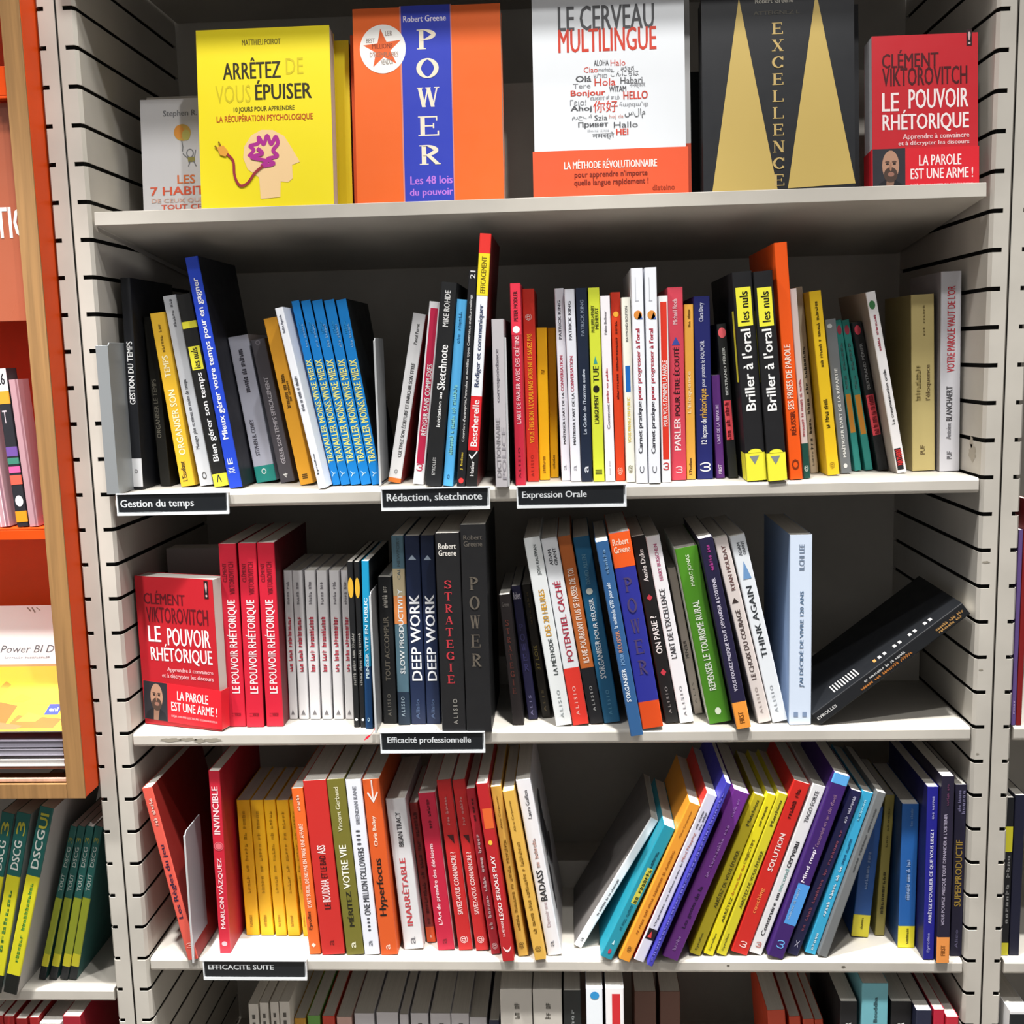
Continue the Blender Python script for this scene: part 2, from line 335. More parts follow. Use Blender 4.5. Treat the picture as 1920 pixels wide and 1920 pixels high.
BOOKS=[
(-0.4648,0.0395,0.0008,0.2406,0.0117,0.134,0.77,'#16181d','black book with a white foot,beside the grey bookend plates on the second shelf',[('GESTION DU TEMPS',0.407,0.705,0.25,0.8,'#f2f2f2',''),('o',0.076,0.098,0.3,0.6,'#333','')],[(0.013,0.149,'#d9dade',0,1)],{}),
(-0.4427,0.0686,0.0009,0.1979,0.0128,0.105,-1.91,'#15140f','black book with dim grey lettering between the white-footed black book and a yellow one',[('ORGANISER LE TEMPS',0.287,0.636,0.2,0.6,'#6a675c','')],[],{}),
(-0.4113,0.0562,0.0017,0.2019,0.0171,0.118,-6.48,'#e3b32c','yellow book with white title at the time management end of the second shelf',[('ORGANISER SON',0.182,0.56,0.3,0.75,'#f7eec2',''),('TEMPS',0.632,0.757,0.3,0.7,'#f7eec2',''),("L'Etudiant",0.03,0.146,0.2,0.55,'#1a1a1a',''),((6,3),0.775,0.937,0.4,0.6,'#8a6a1a','')],[],{}),
(-0.3903,0.0599,0.0017,0.2219,0.0159,0.114,-7.58,'#c9ccd2','silvery white book with grey title standing against the yellow time management book',[('Manager plus et mieux en moins de temps',0.195,0.564,0.25,0.6,'#44464c',''),((6,3),0.835,0.982,0.4,0.6,'#77797f',''),('o',0.032,0.073,0.3,0.65,'#555','')],[],{}),
(-0.368,0.0458,0.0019,0.2221,0.0174,0.128,-7.82,'#131313','black and yellow book leaning under the tall blue one',[('Bien gérer son temps',0.132,0.596,0.3,0.8,'#f2f2f2',''),('les nuls',0.62,0.725,0.25,0.7,'#1a1a1a',''),('^',0.023,0.063,0.25,0.6,'#20242c','')],[(0.612,0.733,'#e8e03a',0.12,0.88),(0.826,0.861,'#e8e03a',0,1),(0.0,0.067,'#ebe23c',0,1)],{}),
(-0.3465,0.03,0.0017,0.2619,0.0148,0.14,-7.61,'#1d43c4','tall blue book leaning over the time management books with a long white title',[('Mieux gérer votre temps pour en gagner',0.215,0.912,0.25,0.82,'#f2f2f2',''),('XX',0.064,0.091,0.2,0.7,'#cfd8ff',''),('E',0.104,0.131,0.25,0.65,'#cfd8ff','')],[],{'sr': '#11131d'}),  # near-black right cover: shade painted onto a blue side
(-0.3248,0.0811,0.0024,0.1735,0.0242,0.093,-8.12,'#c3c6d8','grey white book with a teal foot on the second shelf',[((8,3,9),0.615,0.913,0.35,0.6,'#4b4a58',''),('STEPHEN R. COVEY',0.184,0.434,0.25,0.45,'#4b4a58',''),('o',0.051,0.093,0.35,0.6,'#d8f0ee','')],[(0.0,0.112,'#2d9a92',0,1)],{}),
(-0.2979,0.0757,0.002,0.1698,0.0173,0.098,-8.97,'#4b484f','dark grey book with pale lettering between the teal-footed book and an ochre one',[('GÉRER SON TEMPS EFFICACEMENT',0.129,0.738,0.3,0.65,'#b9b6bf',''),('o',0.961,0.994,0.3,0.65,'#77737c',''),('4',0.031,0.064,0.3,0.6,'#ddd','')],[],{}),
(-0.2686,0.048,0.002,0.1934,0.0155,0.126,-9.64,'#dc9c28','ochre book with thin dark script leaning on a thin white book',[((9,3,5),0.463,0.668,0.3,0.6,'#50380f',''),((3,9),0.501,0.622,0.62,0.8,'#50380f',''),('III',0.035,0.063,0.3,0.7,'#5a3d0c','')],[],{}),
(-0.2416,0.0089,0.0015,0.2041,0.0089,0.16,-10.89,'#e6e9f0','thin white book leaning against the run of bright blue copies',[('Bullet Agenda',0.863,0.962,0.3,0.7,'#4c5060',''),((5,2,5,2,7),0.432,0.626,0.3,0.7,'#3a3f4c',''),('Eyrolles',0.079,0.195,0.3,0.6,'#3a3f4c','')],[],{}),
(-0.2319,0.0391,0.0015,0.2122,0.0091,0.135,-10.09,'#0b7dcb','first of five identical bright blue books with yellow titles counted from the thin white book',[('TRAVAILLER MOINS,VIVRE MIEUX',0.123,0.687,0.15,0.95,'#f0ea82',''),('Y',0.047,0.081,0.25,0.7,'#bfe0f5',''),((6,),0.825,0.893,0.3,0.55,'#2c9be0',''),((3,6),0.75,0.876,0.6,0.85,'#7db4e6','')],[],{'sr': '#0d1418','group': 'five bright blue copies'}),
(-0.2213,0.0386,0.0016,0.2119,0.0107,0.135,-9.73,'#0b7dcb','second of five identical bright blue books with yellow titles counted from the thin white book',[('TRAVAILLER MOINS,VIVRE MIEUX',0.122,0.685,0.15,0.95,'#f0ea82',''),('Y',0.046,0.08,0.25,0.7,'#bfe0f5',''),((6,),0.824,0.891,0.3,0.55,'#2c9be0',''),((3,6),0.748,0.875,0.6,0.85,'#7db4e6','')],[],{'sr': '#0d1418','group': 'five bright blue copies'}),
(-0.2095,0.038,0.0016,0.2116,0.0116,0.136,-9.38,'#0b7dcb','third of five identical bright blue books with yellow titles counted from the thin white book',[('TRAVAILLER MOINS,VIVRE MIEUX',0.121,0.684,0.15,0.95,'#f0ea82',''),('Y',0.045,0.079,0.25,0.7,'#bfe0f5',''),((6,),0.823,0.89,0.3,0.55,'#2c9be0',''),((3,6),0.747,0.873,0.6,0.85,'#7db4e6','')],[],{'sr': '#0d1418','group': 'five bright blue copies'}),
(-0.1972,0.0375,0.0016,0.2113,0.0116,0.136,-9.02,'#0b7dcb','fourth of five identical bright blue books with yellow titles counted from the thin white book',[('TRAVAILLER MOINS,VIVRE MIEUX',0.12,0.683,0.15,0.95,'#f0ea82',''),('Y',0.045,0.078,0.25,0.7,'#bfe0f5',''),((6,),0.821,0.889,0.3,0.55,'#2c9be0',''),((3,6),0.746,0.872,0.6,0.85,'#7db4e6','')],[],{'sr': '#0d1418','group': 'five bright blue copies'}),
(-0.1848,0.037,0.0016,0.2111,0.0117,0.137,-8.67,'#0b7dcb','fifth of five identical bright blue books with yellow titles counted from the thin white book',[('TRAVAILLER MOINS,VIVRE MIEUX',0.119,0.681,0.15,0.95,'#f0ea82',''),('Y',0.044,0.077,0.25,0.7,'#bfe0f5',''),((6,),0.82,0.887,0.3,0.55,'#2c9be0',''),((3,6),0.744,0.87,0.6,0.85,'#7db4e6','')],[],{'sr': '#0d1418','group': 'five bright blue copies'}),
(-0.1667,0.0484,0.0021,0.1942,0.0145,0.126,10.84,'#e2e2e4','white book with an orange foot leaning at the start of the writing section',[('CULTIVEZ SON ÉCRITURE ET ENRICHIR SON STYLE',0.153,0.712,0.4,0.75,'#3a3a3a',''),('Pascal Perrat',0.822,0.941,0.4,0.65,'#444',''),('o',0.052,0.08,0.4,0.65,'#777','')],[(0.0,0.027,'#e07c30',0,1)],{'sr': '#8a1d1d'}),
(-0.1363,0.0307,0.0015,0.2049,0.0123,0.143,7.37,'#eceaee','white book with a long crimson panel along its spine',[('RÉDIGER SANS COMPLEXES',0.272,0.663,0.22,0.8,'#f4f0f2',''),('ω',0.072,0.115,0.2,0.75,'#c4244c','')],[(0.115,0.965,'#c4244c',0.16,0.84)],{}),
(-0.1164,0.0058,0.0017,0.2235,0.0175,0.168,6.55,'#1a1b1d','thick black book with white brush lettering beside a pale blue one',[('Initiation au',0.296,0.467,0.4,0.62,'#f2f2f2',''),('Sketchnote',0.479,0.699,0.25,0.75,'#f2f2f2',''),('MIKE ROHDE',0.786,0.961,0.3,0.65,'#d8d8d8',''),('EYROLLES',0.057,0.144,0.35,0.55,'#b9b9b9','')],[],{}),
(-0.1003,0.01,0.0013,0.2052,0.0114,0.16,6.28,'#55aee6','pale sky blue book between two black books in the writing section',[((9,1,6,3,9),0.171,0.546,0.3,0.7,'#8fd6c8',''),((3,6),0.77,0.937,0.3,0.6,'#3f96cf',''),('o',0.038,0.063,0.35,0.6,'#17507c','')],[],{}),
(-0.0851,0.0014,0.0011,0.2349,0.0091,0.16,5.06,'#17171b','slim black book with fine white type leaning on the tallest book of the writing section',[("Courriers d'entreprise,Formules et modèles types Contrats,e-mails,e-mailings",0.212,0.891,0.3,0.7,'#cfcfcf',''),('J. Boileau',0.079,0.162,0.3,0.65,'#d9c040',''),('●',0.016,0.042,0.2,0.8,'#e23a3a',''),('21',0.963,0.999,0.2,0.8,'#d8d8d8','')],[],{}),
(-0.0731,-0.0007,0.0012,0.2731,0.0121,0.15,4.97,'#e9ecf2','tallest writing book with red,yellow,white and black bands on its spine',[('Rédiger et communiquer',0.402,0.727,0.25,0.8,'#3a4568',''),('Bescherelle',0.163,0.35,0.2,0.8,'#f2f2f2',''),('EFFICACEMENT',0.77,0.912,0.3,0.75,'#6b5a10',''),('Hatier',0.043,0.104,0.3,0.65,'#ddd',''),('✓',0.11,0.147,0.1,0.9,'#f2f2f2','')],[(0.0,0.147,'#141414',0,1),(0.147,0.365,'#d8242c',0,1),(0.761,0.924,'#f2dc28',0,1),(0.924,1.0,'#e3342e',0,1)],{'sr': '#6a1116'}),
(-0.0391,-0.0064,0.0007,0.1819,0.013,0.15,0.02,'#b8b4b8','grey dictionary with faint serif lettering beside the steel bookend in mid shelf',[('DICTIONNAIRE',0.06,0.417,0.15,0.5,'#8f8b90',''),('correspondance',0.51,0.825,0.25,0.6,'#6d6a72',''),('POLICE',0.046,0.361,0.6,0.95,'#97939a','')],[],{}),
(-0.019,0.0067,0.0007,0.2199,0.011,0.15,-0.18,'#c2243c','red book with white title,first after the steel bookend in the oral section',[("L'ART DE PARLER AVEC DES CRÉTINS",0.311,0.746,0.2,0.75,'#f3c5c9',''),('PETER MODLER',0.816,0.962,0.3,0.7,'#3a0a10',''),('●',0.758,0.793,0.15,0.85,'#f2f2f2',''),('A L I S I O',0.037,0.191,0.35,0.6,'#7c1420','')],[(0.75,1.0,'#e2334a',0,1)],{}),
(-0.006,0.0422,0.0007,0.2157,0.0132,0.132,-0.28,'#cf3324','red orange book with yellow lettering,darkened at its top',[("VOUS ÊTES BON À L'ORAL MAIS VOUS NE LE SAVEZ PAS",0.204,0.771,0.2,0.7,'#f7b62a',''),('@',0.839,0.872,0.2,0.75,'#e8cfc8',''),('A L I S I O',0.026,0.14,0.35,0.6,'#8c1c14','')],[],{}),
(0.007,0.0553,0.0007,0.173,0.0116,0.119,-0.07,'#f2b90e','short yellow paperback next to the red orange oral book',[((8,),0.044,0.157,0.3,0.6,'#9a6d05',''),((3,),0.699,0.73,0.3,0.7,'#a07606','')],[],{'group': 'pair of short yellow paperbacks'}),
(0.0181,0.0772,0.0007,0.173,0.0094,0.097,-0.11,'#f3ba0c','short yellow paperback squeezed against a white conversation book',[((8,),0.06,0.154,0.3,0.6,'#9a6d05','')],[],{'group': 'pair of short yellow paperbacks'}),
(0.0316,0.0434,0.0008,0.2153,0.0102,0.131,-1.12,'#e2e5ee','white conversation book nearer the yellow paperbacks,one of two copies',[("MAÎTRISER L'ART DE LA",0.193,0.464,0.3,0.62,'#26262e',''),('CONVERSATION',0.472,0.656,0.3,0.62,'#b8284a',''),('PATRICK KING',0.74,0.938,0.3,0.6,'#55555e',''),('a',0.055,0.084,0.3,0.6,'#8a8a94','')],[],{}),
(0.0429,0.0336,0.0008,0.2136,0.0113,0.14,-1.08,'#e2e5ee','white conversation book touching the navy book,one of two copies',[("MAÎTRISER L'ART DE LA",0.194,0.465,0.3,0.62,'#26262e',''),('CONVERSATION',0.473,0.657,0.3,0.62,'#b8284a',''),('PATRICK KING',0.74,0.938,0.3,0.6,'#55555e',''),('a',0.056,0.085,0.3,0.6,'#8a8a94','')],[],{}),
(0.0553,0.0315,0.0008,0.2143,0.0124,0.142,-0.85,'#132036','dark navy book with pale script between white and lime books',[("Le Guide de l'homme active",0.248,0.586,0.3,0.6,'#c8d2e2',''),('PATRICK KING',0.755,0.94,0.35,0.65,'#7f8ba0',''),('a',0.046,0.083,0.3,0.65,'#d5dae6','')],[],{}),
(0.0686,0.0293,0.0008,0.2141,0.0124,0.145,-0.82,'#cfda3a','lime green book with heavy black lettering',[("L'ARGUMENT",0.304,0.452,0.25,0.65,'#15150a',''),('● TUE',0.464,0.601,0.2,0.75,'#15150a',''),('PHILIPPE-HENRY',0.774,0.911,0.2,0.5,'#3d4010',''),('MEHEUST',0.79,0.899,0.55,0.85,'#3d4010',''),('▲',0.613,0.653,0.3,0.65,'#3a9a90',''),('III',0.038,0.062,0.2,0.8,'#4f5214','')],[],{}),
(0.0813,0.027,0.0008,0.2049,0.0106,0.14,-1.0,'#efecf2','slim white book with a small red and grey title beside the lime one',[('Comment',0.287,0.422,0.35,0.65,'#77737e',''),('parler en public',0.43,0.615,0.35,0.65,'#b32c3c',''),('Fabio Bellmar',0.795,0.921,0.35,0.6,'#5c5862',''),('pour moi',0.036,0.111,0.4,0.6,'#8b8892','')],[],{}),
(0.0929,0.0326,0.0008,0.2087,0.0104,0.14,-0.98,'#e0451c','orange red slim book between two whitish ones,thin dark title',[((10,13,5),0.436,0.85,0.35,0.6,'#5c1406',''),('●',0.871,0.9,0.2,0.8,'#efb03a',''),('@',0.031,0.072,0.2,0.75,'#f5c4b0','')],[(0.879,1.0,'#b82c14',0,1)],{}),
(0.1037,0.0156,0.0008,0.202,0.0095,0.14,-1.06,'#f0efe2','cream slim book with a blue stripe and yellow title block',[('VOUS PRENEZ EN PUBLIC',0.218,0.466,0.3,0.65,'#e0c41a',''),('RAYMOND BOUTON',0.765,0.955,0.35,0.65,'#5f6060',''),('@',0.049,0.096,0.2,0.75,'#7a7350','')],[(0.494,0.635,'#1667b8',0.2,0.75)],{}),
(0.1153,0.0036,0.0008,0.2319,0.0125,0.17,-0.99,'#e9ecf3','tall white practice notebook beside the cream book,one of a pair',[('Carnet pratique',0.142,0.388,0.25,0.72,'#3a3a44',''),("pour progresser à l'oral",0.395,0.724,0.25,0.72,'#aa2038',''),('ı──────',0.85,0.959,0.3,0.6,'#8a8d98',''),('●',0.767,0.807,0.15,0.85,'#d98a3a',''),('▲',0.767,0.8,0.45,0.9,'#4a62a8',''),('C',0.048,0.08,0.3,0.7,'#5a5a64','')],[],{}),
(0.1289,0.0013,0.0008,0.232,0.0125,0.17,-0.75,'#e9ecf3','tall white practice notebook beside the white book with a red panel,one of a pair',[('Carnet pratique',0.141,0.386,0.25,0.72,'#3a3a44',''),("pour progresser à l'oral",0.394,0.722,0.25,0.72,'#aa2038',''),('ı──────',0.848,0.956,0.3,0.6,'#8a8d98',''),('●',0.765,0.805,0.15,0.85,'#d98a3a',''),('▲',0.765,0.797,0.45,0.9,'#4a62a8',''),('C',0.048,0.08,0.3,0.7,'#5a5a64','')],[],{}),
(0.1421,0.0062,0.0008,0.2021,0.0097,0.15,-0.74,'#f0eff1','white slim book with a red panel along its spine next to the tall notebook',[('POUR VOUS EXPRIMER LA PAROLE',0.305,0.659,0.25,0.75,'#f6eceb',''),('ω',0.068,0.109,0.15,0.8,'#c8282c','')],[(0.126,0.968,'#d83420',0.15,0.85)],{}),
(0.1577,0.0269,0.0008,0.2119,0.0165,0.147,-0.93,'#d8475a','thick pinkish red book with black and white capitals',[('POUR ÊTRE ÉCOUTÉ',0.339,0.694,0.25,0.68,'#1d0d12',''),('PARLER',0.157,0.327,0.25,0.68,'#f8e8ea',''),('Michaël Roch',0.811,0.94,0.3,0.6,'#f3ccd2',''),('▲',0.706,0.747,0.2,0.75,'#3d52a8',''),('ω',0.036,0.073,0.3,0.75,'#f3ccd2','')],[],{}),
(0.1718,0.0313,0.0008,0.1933,0.0099,0.14,-0.71,'#eeb04a','light orange slim book beside the navy rhetoric book',[("L'Eloquence",0.383,0.623,0.2,0.7,'#f6dfae',''),((3,5),0.872,0.975,0.35,0.65,'#7a5514',''),("L'Etudiant",0.028,0.125,0.25,0.6,'#2a1c06','')],[],{}),
(0.1875,0.0322,0.0009,0.2015,0.0175,0.142,-1.09,'#1d2268','navy blue book with a white title and one gold word',[('12 leçons de',0.194,0.335,0.3,0.72,'#e8eaf6',''),('rhétorique',0.339,0.501,0.25,0.8,'#e3b24a',''),('pour prendre le POUVOIR',0.51,0.761,0.35,0.68,'#d3d6ec',''),('Clara Dery',0.864,0.966,0.3,0.65,'#d5d8ee',''),('ω',0.041,0.092,0.2,0.85,'#f2f2f2','')],[],{}),
(0.2054,0.0373,0.0009,0.1153,0.0094,0.12,-2.88,'#5b2a78','short purple book in the oral section',[("L'ART DE LA REPARTIE",0.337,0.715,0.3,0.65,'#d9c4ea',''),('FIRST',0.042,0.133,0.3,0.65,'#e6d9f0','')],[],{}),
(0.2195,0.0352,0.0011,0.1716,0.0104,0.12,-4.7,'#191b1d','black pocket book with coral dot and coral block in front of the thick black pair',[('BERTRAND PÉRIER',0.542,0.85,0.3,0.65,'#c9cccb',''),('●',0.91,0.976,0.1,0.9,'#e8616a',''),((3,2,4),0.245,0.497,0.15,0.6,'#7c1a24','')],[(0.25,0.507,'#e8505a',0.1,0.85)],{}),
(0.24,0.0021,0.0015,0.2248,0.0211,0.17,-4.5,'#17171a','thick black book with a yellow tag and foot beside the navy and purple books',[("Briller à l'oral",0.34,0.731,0.2,0.72,'#f2f2f2',''),('les nuls',0.763,0.908,0.3,0.72,'#17180c',''),('▼',0.08,0.121,0.2,0.7,'#7c8489','')],[(0.745,0.927,'#ece63c',0.12,0.88),(0.0,0.136,'#ece63c',0,1)],{'arch': 1}),
(0.2619,-0.0018,0.0015,0.2246,0.0201,0.17,-4.58,'#17171a','thick black book with a yellow tag and foot standing against the tall orange one',[("Briller à l'oral",0.339,0.729,0.2,0.72,'#f2f2f2',''),('les nuls',0.761,0.905,0.3,0.72,'#17180c',''),('▼',0.079,0.12,0.2,0.7,'#7c8489','')],[(0.742,0.924,'#ece63c',0.12,0.88),(0.0,0.135,'#ece63c',0,1)],{'arch': 1}),
(0.2839,0.0087,0.0012,0.255,0.0135,0.165,-4.42,'#f0580c','tall bright orange book rising above the black pair',[('SES PRISES DE PAROLE',0.3,0.576,0.2,0.7,'#fbe6d4',''),('RÉUSSIR',0.192,0.294,0.25,0.75,'#6e2404',''),('o',0.042,0.087,0.2,0.8,'#7c2c08','')],[],{}),
(0.2971,0.0165,0.001,0.2069,0.0074,0.14,-4.87,'#cfc2bd','thin pinkish white book with a dark green foot beside the orange one',[((9,2,6,2,6),0.225,0.528,0.3,0.65,'#b04650',''),('@',0.037,0.07,0.2,0.8,'#cfe2d8','')],[(0.0,0.188,'#14483e',0,1)],{}),
(0.317,0.07,0.0011,0.2114,0.0086,0.104,-5.62,'#bdae98','beige book with a blackish block title set back behind a yellow one',[((3,4,4,3,8),0.126,0.686,0.25,0.6,'#2b2620',''),((5,),0.038,0.118,0.3,0.55,'#7d7465','')],[],{}),
(0.3321,0.0423,0.0015,0.2051,0.0132,0.132,-6.64,'#f0c61e','yellow book with small black script leaning after the beige one',[((2,5,5),0.258,0.418,0.25,0.6,'#3d3104',''),((3,6,1,6,8),0.591,0.945,0.35,0.6,'#5e4c08',''),('@',0.034,0.072,0.25,0.65,'#8a6f0c','')],[],{}),
(0.3501,0.0582,0.0014,0.1744,0.0121,0.116,-6.88,'#767b80','grey book with white capitals leaning on two teal ones',[("MAÎTRISER L'ART DE LA RÉPARTIE",0.104,0.683,0.3,0.65,'#eceef0',''),('●',0.941,0.971,0.15,0.6,'#c9ced1',''),('●',0.033,0.064,0.3,0.65,'#e6e8ea','')],[],{}),
(0.3696,0.0827,0.0013,0.1746,0.0079,0.091,-8.56,'#2f8f86','teal book with an orange block touching the grey book',[((3,6),0.543,0.852,0.25,0.65,'#4f7674',''),('●',0.904,0.965,0.2,0.8,'#a83a4c','')],[(0.255,0.512,'#d08a30',0.15,0.85)],{}),
(0.3829,0.0852,0.0015,0.175,0.0087,0.089,-10.0,'#2f8f86','teal book with an orange block touching a black one',[((3,6),0.541,0.851,0.25,0.65,'#4f7674',''),('●',0.903,0.965,0.2,0.8,'#a83a4c','')],[(0.242,0.505,'#d08a30',0.15,0.85)],{}),
(0.3974,0.0794,0.0018,0.1725,0.0114,0.095,-11.25,'#1a1c1f','black pocket book with coral dot and block beside the leaning white book',[('BERTRAND PÉRIER',0.549,0.858,0.3,0.65,'#9a9c9e',''),('●',0.916,0.979,0.15,0.75,'#c83e50',''),((3,2,4,2,2,6),0.246,0.507,0.2,0.75,'#8c2430','')],[(0.24,0.513,'#e04a56',0.1,0.85)],{}),
(0.4099,0.0501,0.0017,0.2052,0.0108,0.124,-11.05,'#e9e7e8','slim white book leaning against the thick beige one',[('La communication orale',0.27,0.575,0.35,0.65,'#3a3a3e',''),((6,9),0.678,0.875,0.35,0.6,'#b8465c',''),('●',0.905,0.952,0.15,0.75,'#3c7a48',''),('NATHAN',0.043,0.129,0.2,0.8,'#d33','')],[(0.017,0.137,'#1c1c20',0.1,0.75)],{'sl': '#a99f98'}),
(0.4403,0.0706,0.0011,0.1985,0.0255,0.103,-1.9,'#c6b57a','thick beige book near the upright of the second shelf',[("l'éloquence",0.402,0.605,0.6,0.85,'#6b5a3a',''),((12,),0.402,0.605,0.15,0.4,'#a8965e',''),((3,6),0.768,0.94,0.5,0.6,'#8b7a4c',''),('PUF',0.094,0.147,0.35,0.55,'#6b5a3a','')],[],{'sl': '#8b7d4e'}),
(0.4664,0.0621,0.0009,0.2224,0.0221,0.112,-1.15,'#cfcfd6','thick pale grey book with red capitals,last beside the upright on the second shelf',[("VOTRE PAROLE VAUT DE L'OR",0.501,0.929,0.3,0.7,'#c23340',''),('BLANCHAERT',0.256,0.431,0.3,0.6,'#3a3a40',''),('Antoine',0.163,0.245,0.3,0.55,'#77777e',''),('PUF',0.062,0.101,0.35,0.6,'#55555c','')],[],{'sl': '#8f8b8e'}),
(-0.3588,0.0198,-0.2793,0.2176,0.0204,0.154,0.28,'#c61c34','red book nearest the front-facing red paperback on the third shelf',[('LE POUVOIR RHÉTORIQUE',0.186,0.7,0.2,0.85,'#f6d9dc',''),('CLÉMENT',0.794,0.896,0.1,0.38,'#6e0f1e',''),('VIKTOROVITCH',0.729,0.904,0.5,0.8,'#6e0f1e',''),('Seuil',0.058,0.076,0.2,0.75,'#7a1020','')],[],{'sr': '#5e0b16'}),
(-0.3373,0.0183,-0.2792,0.2181,0.0207,0.156,0.82,'#c61c34','middle one of three tall red books on the third shelf',[('LE POUVOIR RHÉTORIQUE',0.185,0.697,0.2,0.85,'#f6d9dc',''),('CLÉMENT',0.792,0.894,0.1,0.38,'#6e0f1e',''),('VIKTOROVITCH',0.726,0.901,0.5,0.8,'#6e0f1e',''),('Seuil',0.058,0.076,0.2,0.75,'#7a1020','')],[],{'sr': '#5e0b16'}),
(-0.3142,0.0197,-0.2793,0.2182,0.0201,0.154,0.25,'#c61c34','red book touching the dim grey paperbacks on the third shelf',[('LE POUVOIR RHÉTORIQUE',0.183,0.695,0.2,0.85,'#f6d9dc',''),('CLÉMENT',0.789,0.891,0.1,0.38,'#6e0f1e',''),('VIKTOROVITCH',0.724,0.898,0.5,0.8,'#6e0f1e',''),('Seuil',0.056,0.074,0.2,0.75,'#7a1020','')],[],{'sr': '#5e0b16'}),
(-0.2988,0.0456,-0.2792,0.1803,0.0098,0.11,0.8,'#d0ced0','first of six dim white and red paperbacks counted from the tall red books',[((5,3),0.774,0.927,0.3,0.6,'#8a868c',''),((3,4,11),0.321,0.694,0.25,0.7,'#c23a4c',''),('▲',0.029,0.065,0.25,0.7,'#6f6c70','')],[],{'group': 'six set-back paperbacks'}),
(-0.286,0.0452,-0.2793,0.1802,0.0118,0.11,0.33,'#d0ced0','second of six dim white and red paperbacks counted from the tall red books',[((5,3),0.774,0.927,0.3,0.6,'#8a868c',''),((3,4,11),0.321,0.694,0.25,0.7,'#c23a4c',''),('▲',0.029,0.065,0.25,0.7,'#6f6c70','')],[],{'group': 'six set-back paperbacks'}),
(-0.2722,0.0448,-0.2792,0.18,0.0123,0.11,0.78,'#d0ced0','third of six dim white and red paperbacks counted from the tall red books',[((5,3),0.774,0.927,0.3,0.6,'#8a868c',''),((3,4,11),0.321,0.694,0.25,0.7,'#c23a4c',''),('▲',0.029,0.065,0.25,0.7,'#6f6c70','')],[],{'group': 'six set-back paperbacks'}),
(-0.2579,0.0445,-0.2792,0.1798,0.0119,0.11,0.7,'#d0ced0','fourth of six dim white and red paperbacks counted from the tall red books',[((5,3),0.774,0.927,0.3,0.6,'#8a868c',''),((3,4,11),0.321,0.694,0.25,0.7,'#c23a4c',''),('▲',0.029,0.065,0.25,0.7,'#6f6c70','')],[],{'group': 'six set-back paperbacks'}),
(-0.2437,0.0441,-0.2792,0.1797,0.0119,0.11,0.91,'#d0ced0','fifth of six dim white and red paperbacks counted from the tall red books',[((5,3),0.774,0.927,0.3,0.6,'#8a868c',''),((3,4,11),0.321,0.694,0.25,0.7,'#c23a4c',''),('▲',0.029,0.065,0.25,0.7,'#6f6c70','')],[],{'group': 'six set-back paperbacks'}),
(-0.2305,0.0438,-0.2792,0.1795,0.0101,0.11,0.85,'#d0ced0','sixth of six dim white and red paperbacks counted from the tall red books',[((5,3),0.774,0.927,0.3,0.6,'#8a868c',''),((3,4,11),0.321,0.694,0.25,0.7,'#c23a4c',''),('▲',0.029,0.065,0.25,0.7,'#6f6c70','')],[],{'group': 'six set-back paperbacks'}),
(-0.2167,0.0152,-0.2793,0.1956,0.0069,0.14,0.18,'#161719','slim black book with a yellow oval beside the set-back paperbacks',[((6,5,4,7),0.255,0.574,0.25,0.75,'#9a9894',''),('●',0.783,0.904,0.05,0.95,'#d8a832',''),('●',0.038,0.054,0.25,0.75,'#ddd','')],[],{}),
(-0.2091,0.0145,-0.2793,0.1956,0.0062,0.14,0.26,'#161719','slim black book with a yellow oval touching a bright blue spine',[((6,5,4,7),0.256,0.574,0.25,0.75,'#9a9894',''),('●',0.783,0.904,0.05,0.95,'#d8a832',''),('●',0.038,0.054,0.25,0.75,'#ddd','')],[],{}),
(-0.2011,0.009,-0.2792,0.1969,0.0083,0.14,1.12,'#1592c0','bright blue book with white slanted title half behind the grey bookend',[('PENSER VITE EN PUBLIC',0.305,0.783,0.25,0.7,'#d6eef8',''),('o',0.043,0.067,0.3,0.6,'#bfe3f3','')],[(0.0,0.377,'#0d3a66',0,1)],{'sr': '#0c1116'}),
(-0.1792,0.0272,-0.2793,0.1748,0.0161,0.147,0.05,'#17181a','black book with dim capitals just after the grey bookend of the third shelf',[('TOUT ACCOMPLIR',0.294,0.732,0.3,0.65,'#6d675c',''),((6,3),0.791,0.937,0.3,0.65,'#a8a49c',''),('A L I S I O',0.052,0.203,0.35,0.6,'#77736a','')],[],{}),
(-0.162,0.022,-0.2793,0.2232,0.0138,0.15,0.11,'#4d6a78','blue grey book with a beige and orange band beside the black one',[('SLOW PRODUCTIVITY',0.274,0.723,0.35,0.75,'#d9dee0',''),('CAL NEWPORT',0.772,0.992,0.4,0.65,'#3e5058',''),('A L I S I O',0.045,0.151,0.3,0.6,'#9fb0ba','')],[(0.0,0.177,'#1b2c3e',0,1),(0.539,0.688,'#cd8048',0,1),(0.688,0.829,'#a89a7c',0,1)],{}),
(-0.1454,0.0235,-0.2793,0.2226,0.0172,0.15,0.07,'#182544','navy book with big white capitals beside the blue grey spine',[('DEEP WORK',0.235,0.694,0.18,0.85,'#f2f4f8',''),('▲',0.875,0.9,0.2,0.75,'#a5b4c6',''),('Alisio',0.028,0.135,0.35,0.6,'#4d5f80','')],[],{}),
(-0.1278,0.024,-0.2793,0.2228,0.016,0.15,0.03,'#182544','navy book with big white capitals beside a black red-lettered spine',[('DEEP WORK',0.233,0.692,0.18,0.85,'#f2f4f8',''),('▲',0.872,0.897,0.2,0.75,'#a5b4c6',''),('Alisio',0.027,0.133,0.35,0.6,'#4d5f80','')],[],{}),
